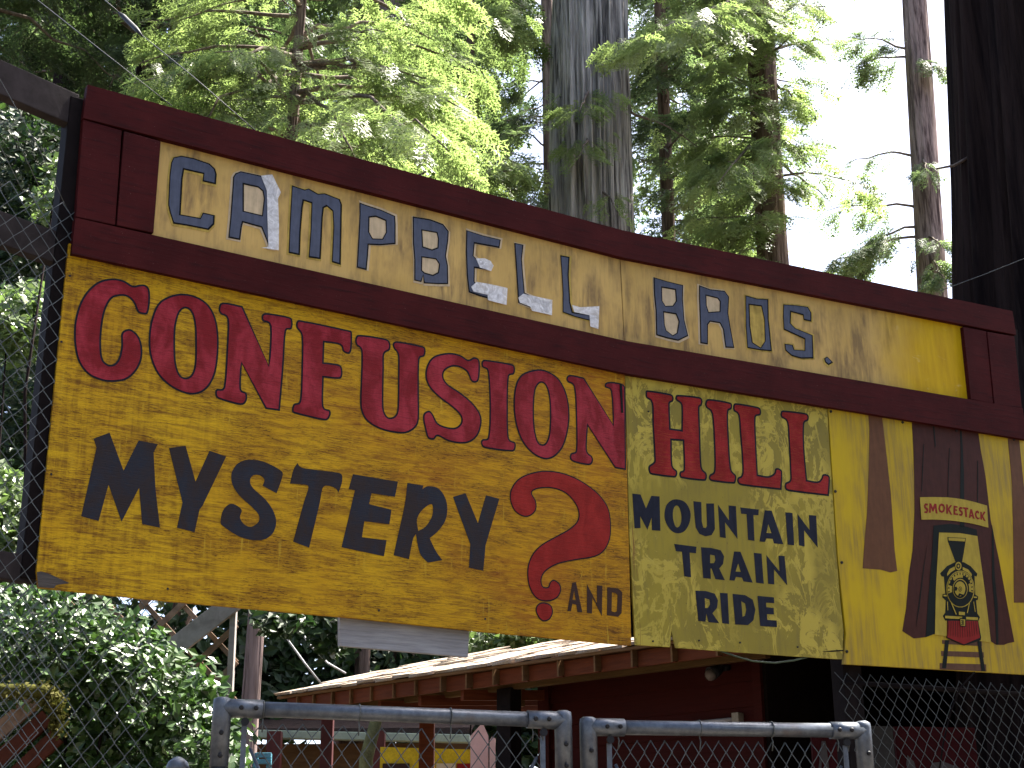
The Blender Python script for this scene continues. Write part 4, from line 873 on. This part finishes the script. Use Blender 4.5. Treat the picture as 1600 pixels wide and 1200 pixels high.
def place_sprays(items, tmpl, rg):
    """items: list of (pos, axis, up, scale, tint)"""
    Q = []; C = []
    for pos, ax, up, s, tint in items:
        ax = ax / (np.linalg.norm(ax) + 1e-9); y = np.cross(up, ax); y /= np.linalg.norm(y) + 1e-9; z = np.cross(ax, y)
        T = tmpl[rg.integers(len(tmpl))]; M3 = np.stack([ax, y, z]) * s
        Q.append(T.reshape(-1, 3) @ M3 + pos); C.append(np.clip(tint + rg.normal(0, .10, len(T)), 0, 1))
    return np.concatenate(Q).reshape(-1, 3, 3), np.concatenate(C)
def limb_pts(a, b, sag, n=7, rg=None):
    a, b = np.asarray(a, float), np.asarray(b, float); out = []
    for i in range(n):
        t = i / (n - 1); p = a * (1 - t) + b * t; p = p - UPV * sag * (t * t - t) * -1.0 * -1.0 if False else p + UPV * sag * math.sin(math.pi * t)
        if rg is not None and 0 < i < n - 1: p = p + rg.normal(0, .015, 3) * np.linalg.norm(b - a)
        out.append(p)
    return out
def dress(limb, items, rg, n, s, side, tint, start=.25, droop=.25):
    """hang sprays along a limb; side = reach of the side twigs"""
    L = np.array(limb); k = len(L) - 1
    for _ in range(n):
        t = start + (1 - start) * rg.random() ** .8; i = min(int(t * k), k - 1); f = t * k - i
        p = L[i] * (1 - f) + L[i + 1] * f; d = L[i + 1] - L[i]; d = d / (np.linalg.norm(d) + 1e-9)
        lat = np.cross(d, UPV); lat /= np.linalg.norm(lat) + 1e-9; sg = rg.choice((-1, 1)); reach = side * (1.1 - .75 * t) * rg.random()
        p = p + lat * sg * reach - UPV * droop * reach * rg.random() + rg.normal(0, .04, 3) * side
        ax = d * rg.uniform(.2, 1.0) + lat * sg * rg.uniform(.3, 1.0) - UPV * rg.uniform(.0, .75)
        up = UPV + rg.normal(0, .28, 3)
        items.append((p, ax, up, s * rg.uniform(.7, 1.25), tint + rg.normal(0, .13)))
def furrowed_trunk(base, top, r0, r1, seed, nu=64, nz=60, depth=.10, flare=.0, freq=16):
    base, top = np.asarray(base, float), np.asarray(top, float); th = np.linspace(0, 2 * math.pi, nu, endpoint=False); tz = np.linspace(0, 1, nz)
    H = np.linalg.norm(top - base); TH, TZ = np.meshgrid(th, tz)
    def pn(fr, fz, sd): return vnoise(np.cos(TH) * fr + 31 + .35 * np.sin(TZ * H * .7), np.sin(TH) * fr + 17 + TZ * H * fz, sd)
    ridge = 1 - np.abs(2 * pn(freq * .42, .10, seed) - 1); rid2 = 1 - np.abs(2 * pn(freq * .95, .22, seed + 3) - 1)
    rad = (r0 * (1 - TZ) + r1 * TZ) + r0 * flare * np.exp(-TZ * H / 1.2); rad = rad * (1 - depth * ridge ** 3 - depth * .5 * rid2 ** 3 + .06 * (pn(1.3, .12, seed + 9) - .5))
    ax = (top - base) / H; a = np.cross(ax, [0, 1.0, 0]); a /= np.linalg.norm(a); b = np.cross(ax, a)
    wob = np.stack([.04 * np.sin(TZ * 5 + seed), .04 * np.cos(TZ * 4 + seed), 0 * TZ], -1) * r0 * 4
    P = base + (top - base) * TZ[..., None] + wob + rad[..., None] * (np.cos(TH)[..., None] * a + np.sin(TH)[..., None] * b)
    f = [(i * nu + j, i * nu + (j + 1) % nu, (i + 1) * nu + (j + 1) % nu, (i + 1) * nu + j) for i in range(nz - 1) for j in range(nu)]
    mb = MB(); mb.add(P.reshape(-1, 3), [q[::-1] for q in f], 0, None, True); return mb

MT['bark_grey'] = bark_mat('grey_redwood_bark', (.47, .44, .41, 1), (.030, .026, .026, 1), .05, 10, .08)
MT['bark_red'] = bark_mat('red_brown_bark', (.27, .205, .19, 1), (.05, .034, .033, 1), .08, 12, .03)
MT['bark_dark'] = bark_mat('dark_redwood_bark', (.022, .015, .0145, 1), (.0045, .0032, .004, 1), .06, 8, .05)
MT['bark_mid'] = bark_mat('brown_conifer_bark', (.16, .115, .095, 1), (.045, .03, .026, 1), .1, 14, .03)
MT['twig'] = bark_mat('pale_twig_bark', (.20, .165, .14, 1), (.07, .05, .045, 1), .4, 12, .004)
MT['needle'] = leaf_mat('sunlit_redwood_needles', (.068, .108, .042), (.290, .345, .170), .60)  # pale copy of the needles: sunlit brightness is in the leaf colour
MT['needle_d'] = leaf_mat('shaded_redwood_needles', (.024, .046, .024), (.110, .155, .070), .45)  # darker copy of the needles: tree shade is put into the leaf colour
MT['needle_b'] = leaf_mat('blue_green_needles', (.056, .090, .052), (.230, .285, .160), .56)

def conifer(px, py0, Y, r0, label, seed, bark='bark_mid', needle='needle', zr=(.40, .80), nb=46, blen=(1.2, 2.6), spr=26, s=.5, tint=.5, lean=(0, 0), azs=None, extra=(), coarse=False, nu=40, depth=.10, height=None, flare=.3, sag=.12, fall=.25, freq=14, droop=.25, taper=.72):
    """redwood: furrowed trunk through the pixel column px at depth Y; boughs between heights EYE + zr*Y"""
    rg = np.random.default_rng(seed); c = at(px, py0, Y); base = np.array([c[0] - lean[0] * c[2], Y - lean[1] * c[2], 0]); H = height or (EYE + (zr[1] + .12) * Y)
    top = base + np.array([lean[0] * H, lean[1] * H, H])
    t = empty('redwood_tree', base, label, 'tree')
    furrowed_trunk(base, top, r0 * 1.12, r0 * taper, seed, nu, max(30, int(H * 3)), depth, flare, freq).build('trunk', MT[bark], t)
    items = []; br = MB()
    def axis(z): return base + (top - base) * (z / H)
    for k in range(nb):
        z = EYE + Y * (zr[0] + (zr[1] - zr[0]) * (k + rg.random()) / nb)
        az = rg.uniform(*azs[rg.integers(len(azs))]) if azs else rg.uniform(0, 2 * math.pi); L = rg.uniform(*blen)
        a = axis(min(z, H - .2)); b = a + np.array([math.cos(az), math.sin(az), 0]) * L - UPV * L * (fall * rg.uniform(.2, 1.6))
        lp = limb_pts(a, b, L * sag * rg.uniform(.2, 1.3), 7, rg); br.tube(lp, list(np.linspace(.012 * L + .006, .004, 7)), 5)
        dress(lp, items, rg, int(spr * L / 2), s, .42 * L * .8, tint + rg.normal(0, .17), droop=droop)
    for (px0, py0_, px1, py1_, dY, n, sc_) in extra:
        b = at(px1, py1_, Y + dY); a0 = at(px0, py0_, Y); a = axis(a0[2]); lp = limb_pts(a, b, np.linalg.norm(b - a) * .08, 8, rg)
        br.tube(lp, list(np.linspace(.03, .006, 8)), 6); dress(lp, items, rg, n, s * sc_, .34 * np.linalg.norm(b - a) * sc_ + .1, tint + .08, .3)
    if br.v: br.build('branchwork', MT['twig'], t)['kind'] = 'stuff'
    if items:
        q, cv = place_sprays(items, SPRAY_C if coarse else SPRAY, rg); leafy_mesh('crown', q, cv, MT[needle], t)
    return t
PI = math.pi
# young redwood left of centre with pale bare limbs
LEFTW = ((PI * .5, PI * 1.5),)
conifer(466, 60, 13.0, .085, 'slender young redwood with shaggy trunk and pale bare limbs behind the left of the sign', 3, 'bark_red', zr=(.40, .78), nb=50, blen=(1.1, 2.2), spr=44, s=.29, tint=.74, nu=48, depth=.2, height=13.5, lean=(.018, 0), taper=.45, flare=.15,
        extra=((465, 60, 700, 45, 1, 40, 1), (465, 75, 600, 50, -1, 36, 1), (465, 145, 680, 155, .5, 30, 1), (465, 115, 640, 165, .8, 20, .9), (465, 120, 300, 205, -1.5, 90, 1), (465, 130, 210, 130, -1, 70, .9), (465, 90, 330, 110, -1.5, 90, 1), (465, 150, 560, 260, -2, 90, 1), (465, 160, 700, 235, -2.2, 120, 1), (465, 100, 740, 180, -1, 80, 1)))
# dense conifers behind the left end
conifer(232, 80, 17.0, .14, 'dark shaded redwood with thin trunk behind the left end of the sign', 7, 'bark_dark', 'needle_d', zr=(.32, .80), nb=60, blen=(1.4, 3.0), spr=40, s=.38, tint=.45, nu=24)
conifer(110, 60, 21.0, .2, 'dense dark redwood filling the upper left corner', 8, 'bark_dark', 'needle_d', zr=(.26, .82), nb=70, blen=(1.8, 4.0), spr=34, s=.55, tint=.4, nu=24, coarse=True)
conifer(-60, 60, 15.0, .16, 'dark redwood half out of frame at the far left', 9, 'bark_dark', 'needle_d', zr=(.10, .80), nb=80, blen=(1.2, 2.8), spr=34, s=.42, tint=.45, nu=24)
conifer(345, 60, 24.0, .22, 'tall redwood far behind the young pale limbed one', 10, 'bark_mid', 'needle_b', zr=(.36, .82), nb=70, blen=(2.0, 4.0), spr=34, s=.6, tint=.5, nu=24, coarse=True)
conifer(608, 40, 23.0, .30, 'broad reddish brown redwood trunk behind the middle left foliage', 11, 'bark_red', 'needle_b', zr=(.42, .82), nb=44, blen=(1.2, 2.4), spr=34, s=.55, tint=.5, nu=48, coarse=True)
conifer(735, 40, 18.0, .07, 'light green redwood filling the space left of the grey trunk', 12, 'bark_mid', 'needle', zr=(.34, .80), nb=56, blen=(.6, 1.35), spr=46, s=.36, tint=.64, nu=24)
conifer(858, 150, 22.5, .13, 'narrow pinkish trunk just left of the big grey trunk', 13, 'bark_red', 'needle_b', zr=(.42, .72), nb=24, blen=(.7, 1.3), spr=44, s=.42, tint=.5, nu=40, azs=((PI * .6, PI * 1.4),), height=22)
conifer(930, 170, 19.0, .66, 'massive weathered grey redwood trunk rising behind the sign', 14, 'bark_grey', zr=(.40, .8), nb=0, nu=190, depth=.20, height=26, flare=.4, freq=21, lean=(.03, 0), s=.38, tint=.6,
        extra=((880, 150, 905, 175, -1.6, 60, .8), (870, 220, 905, 245, -1.5, 46, .7), (880, 300, 965, 335, -1.4, 30, .6), (985, 160, 1090, 230, 0, 14, .7)))
conifer(1036, 120, 23.0, .13, 'thin dark redwood right of the massive grey trunk', 15, 'bark_mid', 'needle_b', zr=(.34, .80), nb=60, blen=(.8, 1.6), spr=40, s=.48, tint=.5, nu=32, azs=((-PI * .75, PI * .5),))
conifer(1192, 150, 19.5, .26, 'leafy redwood with brown trunk right of the massive grey trunk', 16, 'bark_mid', 'needle', zr=(.30, .80), nb=100, blen=(.7, 1.6), spr=50, s=.36, tint=.68, nu=48,
        azs=((PI * .45, PI * 1.55), (PI * .75, PI * 1.5), (-PI * .75, -PI * .4), (0, 2 * PI)), extra=((1190, 20, 1080, 60, -3, 110, 1.1), (1190, 50, 1000, 60, -3, 120, 1.0), (1190, 40, 1290, 10, -1.5, 40, .7), (1190, 230, 1120, 290, -2, 100, 1), (1190, 90, 1310, 70, 1, 30, .6), (1190, 250, 1290, 310, 0, 24, .5), (1190, 120, 1260, 170, 0, 30, .6)))
conifer(1110, 150, 27.0, .22, 'distant redwood between the grey trunk and the leafy brown one', 17, 'bark_dark', 'needle_b', zr=(.34, .80), nb=70, blen=(1.0, 2.2), spr=34, s=.6, tint=.5, nu=32, coarse=True)
conifer(1440, 230, 25.0, .30, 'bare leaning redwood trunk with few tufts against the bright sky', 18, 'bark_red', 'needle_b', zr=(.40, .80), nb=0, s=.48, tint=.6, nu=48, lean=(.045, 0), height=24,
        extra=((1430, 85, 1330, 60, 0, 34, .8), (1430, 90, 1340, 100, 0, 51, .9), (1430, 95, 1475, 105, -.5, 34, .7), (1436, 240, 1325, 255, .2, 17, .6), (1440, 250, 1450, 270, -.8, 34, .7), (1450, 350, 1330, 405, .3, 76, 1.0), (1450, 370, 1290, 420, 0, 68, .9), (1452, 400, 1475, 440, -.8, 51, .8), (1452, 370, 1470, 385, -.8, 34, .7), (1450, 330, 1290, 330, .5, 34, .8)))
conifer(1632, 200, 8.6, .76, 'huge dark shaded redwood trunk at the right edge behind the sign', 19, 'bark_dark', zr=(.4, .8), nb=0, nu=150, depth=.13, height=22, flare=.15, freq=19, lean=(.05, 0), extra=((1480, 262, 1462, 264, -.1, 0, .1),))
# a wood farther back closes the gaps on the left and centre
for k, (px, Y, sd) in enumerate(((40, 34, 31), (210, 38, 32), (430, 33, 33), (560, 40, 34), (660, 36, 35), (1085, 40, 36))):
    conifer(px, 100, Y, .3, ('far redwood behind the upper left corner', 'far redwood showing between the two left trunks', 'far redwood behind the pale limbed young tree', 'far redwood beside the broad reddish trunk', 'far redwood left of the bright sky gap', 'far redwood just right of the grey trunk')[k], sd, 'bark_mid', ('needle_b', 'needle', 'needle')[k % 3], zr=(.20, .78), nb=56, blen=(1.8, 3.2) if k > 3 else (2.4, 5.0), spr=20, s=1.0, tint=.5, nu=24, coarse=True)

# redwoods around and behind the viewer: added unseen to keep most of the sky off the sign and the ground
for k, (x, y) in enumerate(((-7.5, -3.5), (-2.5, -9.0), (4.5, -7.0), (9.0, -1.5), (-10.0, 4.5), (8.5, 4.5))):
    c_ = np.array([x, y, 0.0]); rg = np.random.default_rng(90 + k)
    t = empty('redwood_tree', c_, ('redwood outside the view, behind the viewer on the left', 'redwood outside the view, straight behind the viewer', 'redwood outside the view, behind the viewer on the right', 'redwood outside the view, to the right of the viewer', 'redwood outside the view, left of the timber fence', 'redwood outside the view, right of the huge dark trunk')[k], 'tree')
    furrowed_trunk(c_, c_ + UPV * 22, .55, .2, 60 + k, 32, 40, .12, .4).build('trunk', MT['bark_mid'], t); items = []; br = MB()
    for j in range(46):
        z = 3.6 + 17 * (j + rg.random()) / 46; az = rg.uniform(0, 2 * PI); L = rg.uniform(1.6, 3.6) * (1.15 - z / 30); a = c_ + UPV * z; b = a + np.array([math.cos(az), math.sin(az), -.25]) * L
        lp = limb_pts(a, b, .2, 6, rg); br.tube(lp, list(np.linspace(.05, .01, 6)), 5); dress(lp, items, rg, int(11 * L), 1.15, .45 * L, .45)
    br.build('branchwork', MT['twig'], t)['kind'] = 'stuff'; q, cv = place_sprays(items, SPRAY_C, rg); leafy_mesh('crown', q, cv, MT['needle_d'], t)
# ------------------------------------------------------------------ broad leaved shrubs and ivy
def leaf_quads(n, centre_fn, size, rg, up_bias=.7, tilt=.5):
    c = centre_fn(n); nrm = rg.normal(0, tilt, (n, 3)) + np.array([.2, -.6, up_bias]); nrm /= np.linalg.norm(nrm, axis=1)[:, None]
    t = rg.normal(0, 1, (n, 3)); t -= nrm * np.sum(t * nrm, 1)[:, None]; t /= np.linalg.norm(t, axis=1)[:, None]; b = np.cross(nrm, t)
    s = size * rg.uniform(.6, 1.3, n)[:, None]; fold = nrm * s * .18
    q1 = np.stack([c - t * s, c - t * s * .1 - b * s * .62 + fold, c + t * s, c], 1); q2 = np.stack([c - t * s, c, c + t * s, c - t * s * .1 + b * s * .62 + fold], 1)
    return np.concatenate([q1, q2])
MT['ivy'] = leaf_mat('glossy_ivy_leaf', (.010, .030, .008), (.105, .195, .052), .25, .33, .6)
MT['laurel'] = leaf_mat('light_green_laurel_leaf', (.050, .085, .030), (.200, .270, .110), .45, .35, .6)
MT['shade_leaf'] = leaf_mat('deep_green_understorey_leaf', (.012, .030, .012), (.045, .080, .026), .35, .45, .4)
def shrub(name, label, blobs, n, size, mat, seed, up=.6, stems=1):
    """blobs: (px, py, Y, rx, ry, rz) ellipsoids of leaves"""
    rg = np.random.default_rng(seed); C = [at(b[0], b[1], b[2]) for b in blobs]; base = np.array([np.mean([c[0] for c in C]), np.mean([c[1] for c in C]), 0])
    o = empty(name, base, label, 'shrub'); vol = np.array([b[3] * b[4] * b[5] for b in blobs]) ** .7; vol /= vol.sum()
    def cf(m):
        k = rg.choice(len(blobs), m, p=vol); d = rg.normal(0, 1, (m, 3)); d /= np.linalg.norm(d, axis=1)[:, None]; r = rg.random(m)[:, None] ** .42
        rad = np.array([[blobs[i][3], blobs[i][4], blobs[i][5]] for i in k]); clump = vnoise(d[:, 0] * 4 + k * 3.3, d[:, 2] * 4 + d[:, 1] * 3, seed)[:, None]
        return np.array(C)[k] + d * r * rad * (.72 + .5 * clump)
    q = leaf_quads(n, cf, size, rg, up); cv = np.clip(rg.normal(.45, .22, n), 0, 1); leafy_mesh('foliage', q, np.concatenate([cv, cv]), MT[mat], o)
    mb = MB()
    for i, c in enumerate(C):
        for _ in range(stems if i % 2 == 0 else 0):
            e = c + rg.normal(0, .35, 3) * np.array(blobs[i][3:]); b0 = base + rg.normal(0, .12, 3) * (1, 1, 0); mb.tube(limb_pts(b0, e, .05, 5, rg), list(np.linspace(.02, .005, 5)), 5)
    if mb.v: mb.build('stem', MT['bark_dark'], o)['kind'] = 'stuff'
    return o
shrub('ivy_mound', 'glossy ivy mound with sunlit leaves below the left corner of the sign', [(60, 975, 6.6, .42, .4, .22), (160, 1030, 6.6, .32, .35, .19), (225, 1085, 6.7, .30, .35, .26), (90, 1040, 6.7, .5, .4, .26), (300, 1130, 6.8, .22, .3, .3), (190, 1150, 6.9, .4, .4, .3), (20, 1130, 6.9, .4, .3, .3), (320, 1230, 6.7, .25, .3, .4), (120, 1260, 6.9, .6, .4, .4)], 13000, .027, 'ivy', 41)
shrub('laurel_bush', 'bright leaved bush seen through the left fence at mid height', [(25, 510, 9.0, .30, .4, .22), (60, 480, 9.2, .2, .3, .16), (10, 800, 9.0, .26, .4, .3), (25, 850, 9.0, .22, .4, .2)], 3600, .038, 'laurel', 42)
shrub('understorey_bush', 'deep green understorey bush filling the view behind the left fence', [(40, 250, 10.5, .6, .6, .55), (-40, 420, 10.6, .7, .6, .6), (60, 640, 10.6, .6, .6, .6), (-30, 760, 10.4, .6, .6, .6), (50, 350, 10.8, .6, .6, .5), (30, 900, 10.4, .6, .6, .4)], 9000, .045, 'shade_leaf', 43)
shrub('laurel_sprig', 'pale sprig of leaves above the fence rail beside the sign end', [(88, 300, 7.2, .10, .15, .22), (70, 320, 7.3, .12, .15, .10), (95, 262, 7.2, .05, .1, .08)], 420, .026, 'laurel', 44)
shrub('rhododendron', 'whorled leaf rhododendron between the shed roof and the leaning lattice', [(440, 965, 9.5, .22, .25, .14), (520, 985, 10, .22, .3, .2), (500, 940, 10, .4, .3, .2)], 1100, .045, 'shade_leaf', 45, stems=0)
for pts, lb in ((((430, 965), (452, 1003), (476, 1036), (500, 1066)), 'left of two drooping pale cables above the shed roof'), (((452, 955), (482, 1005), (512, 1036), (540, 1052)), 'right of two drooping pale cables above the shed roof')):
    mb = MB(); mb.tube([at(x, y, 10.6) for x, y in pts], .008, 6); tag(mb.build('cable', simple('pale_cable', (.45, .46, .48), .5)), lb, 'cable')
shrub('roof_side_bush', 'sunlit leaves showing between the grey hanging board and the shake roof', [(770, 1005, 13.5, .30, .4, .18), (820, 985, 13.5, .35, .4, .2), (880, 975, 13.8, .3, .4, .2)], 2200, .04, 'laurel', 46)
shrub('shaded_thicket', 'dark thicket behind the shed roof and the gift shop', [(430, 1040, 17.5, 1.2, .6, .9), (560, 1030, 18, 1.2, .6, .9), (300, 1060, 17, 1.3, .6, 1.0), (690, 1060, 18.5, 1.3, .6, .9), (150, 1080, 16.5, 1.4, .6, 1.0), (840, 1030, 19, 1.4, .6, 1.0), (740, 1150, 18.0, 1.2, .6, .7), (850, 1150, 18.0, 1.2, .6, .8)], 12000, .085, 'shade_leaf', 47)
# trunks in the shade behind the shed roof
for px, Y, r_, lb in ((547, 18, .14, 'leftmost shaded trunk standing behind the shed roof'), (568, 17.5, .11, 'thin shaded trunk second from left behind the shed roof'), (590, 19, .13, 'shaded trunk under the grey hanging board behind the roof'), (612, 18, .08, 'thinnest shaded trunk behind the shed roof')):
    b = at(px, 1040, Y) * (1, 1, 0); t = empty('redwood_tree', b, lb, 'tree'); furrowed_trunk(b, b + UPV * 9, r_, r_ * .8, int(px), 24, 24, .12, .3).build('trunk', MT['bark_mid'], t)
# ------------------------------------------------------------------ leaning lattice screen
MT['lath'] = wood_mat('weathered_brown_lath', (.30, .205, .145, 1), (.12, .08, .06, 1), (1, 1, 1), 18, grain_amt=.7); MT['greyplank'] = wood_mat('weathered_grey_plank', (.34, .31, .29, 1), (.16, .14, .13, 1), (1, 1, 1), 14)
YL = 7.6; la = at(240, 1060, YL) * (1, 1, 0); lat = empty('lattice_screen', la, 'weathered brown diagonal lattice screen behind the ivy', 'lattice')
def lath(x0, y0, x1, y1, wd, Y, mt='lath', th=.012, name='slat'):
    if name == 'slat' and x0 >= 360: return
    if name == 'slat' and x1 > 370: y1, x1 = y0 + (y1 - y0) * (370 - x0) / (x1 - x0), 370
    a, b = at(x0, y0, Y), at(x1, y1, Y); d = b - a; d /= np.linalg.norm(d); n_ = np.array([0, -1.0, 0]); wv = np.cross(d, n_); wv /= np.linalg.norm(wv); nv = np.cross(d, wv)
    mb = MB(); mb.bar(a, b, wv * wd, nv * th); return mb.build(name, MT[mt], lat, .002)
for k in range(9): lath(-60 + k * 60, 1215, 300 + k * 60 - 40, 910, .030, YL)
for k in range(8): lath(60 + k * 58 - 160, 905, 60 + k * 58 + 130, 1215, .026, YL + .014)
lath(262, 1020, 385, 925, .10, YL - .06, 'greyplank', .03, 'plank'); lath(366, 940, 358, 1110, .03, YL - .03, 'greyplank', .05, 'upright')
# ------------------------------------------------------------------ mossy rail and planks low on the left
MT['moss'] = simple('shaggy_moss', (.085, .085, .022), .95, .05, .5, 40, bump=.02)
YM = 6.2; mo = empty('mossy_rail', at(40, 1080, YM) * (1, 1, 0), 'moss covered bent rail low at the left edge', 'rail')
mb = MB(); P_ = [at(-60, 1078, YM), at(20, 1080, YM), at(70, 1080, YM), at(86, 1088, YM), at(90, 1110, YM), at(90, 1142, YM)]; mb.tube(P_, [.03, .03, .028, .022, .014, .008], 10); mb.build('log', MT['moss'], mo)
rg = np.random.default_rng(9); nF = 1500; k = rg.integers(0, 5, nF); f = rg.random(nF)[:, None]; PP = np.array(P_); c0 = PP[k] * (1 - f) + PP[k + 1] * f + rg.normal(0, .017, (nF, 3))
leafy_mesh('moss_tuft', leaf_quads(nF, lambda n: c0 - UPV * .01 * rg.random((n, 1)), .010, rg, 0), np.repeat(rg.random(nF), 2) * .8, leaf_mat('moss_fibre', (.05, .05, .012), (.13, .12, .035), .2, .8, .1), mo)
mb = MB(); mb.tube([at(72, 1086, YM), at(66, 1098, YM), at(56, 1110, YM)], [.012, .012, .006], 8); mb.build('twig', MT['moss'], mo)
MT['redplank'] = wood_mat('faded_red_plank', (.10, .030, .018, 1), (.035, .014, .01, 1), (1, 1, 1), 14)
for (x0, y0, x1, y1, mt, lb) in ((-10, 1150, 55, 1095, 'lath', 'upper slanted plank under the mossy rail'), (-10, 1195, 75, 1120, 'redplank', 'middle slanted red plank under the mossy rail'), (-5, 1240, 90, 1150, 'redplank', 'lowest slanted red plank under the mossy rail')):
    a, b = at(x0, y0, 6.5), at(x1, y1, 6.5); d = (b - a) / np.linalg.norm(b - a); mb = MB(); mb.bar(a - d * .8, b, np.cross(d, [0, 1.0, 0]) * .07, (0, .03, 0)); tag(mb.build('slanted_plank', MT[mt]), lb, 'plank')
# ------------------------------------------------------------------ cables
def cable(name, pts, r, label, mat='bolt'):
    mb = MB(); mb.tube(pts, r, 6); return mb
c1 = cable('guy_wire', [at(40, -15, 8.2), at(160, 80, 7.2), at(268, 165, 6.2)], .0022, ''); tag(c1.build('guy_wire', MT['bolt']), 'thin guy wire slanting down to the top left of the sign', 'wire')
g2 = empty('guy_wire', W(-1.7, .3, 0), 'guy wire with steel turnbuckle slanting down behind the sign top', 'wire')
cable('', [at(150, -12, 8.4), at(187, 20, 8.0)], .003, '').build('cable', MT['bolt'], g2); cable('', [at(222, 55, 7.7), at(300, 118, 7.2), at(400, 205, 6.6)], .0026, '').build('cable', MT['bolt'], g2)
mb = MB(); mb.tube([at(185, 19, 8.0), at(192, 25, 8.0), at(212, 45, 7.8), at(222, 56, 7.7)], [.006, .016, .016, .006], 8); mb.build('turnbuckle', MT['bolt'], g2)
c3 = cable('', [at(1470, 454, 7.7), at(1540, 428, 7.6), at(1620, 396, 7.5)], .0022, ''); tag(c3.build('guy_wire', MT['wire']), 'fine wire crossing the huge dark trunk at right', 'wire')
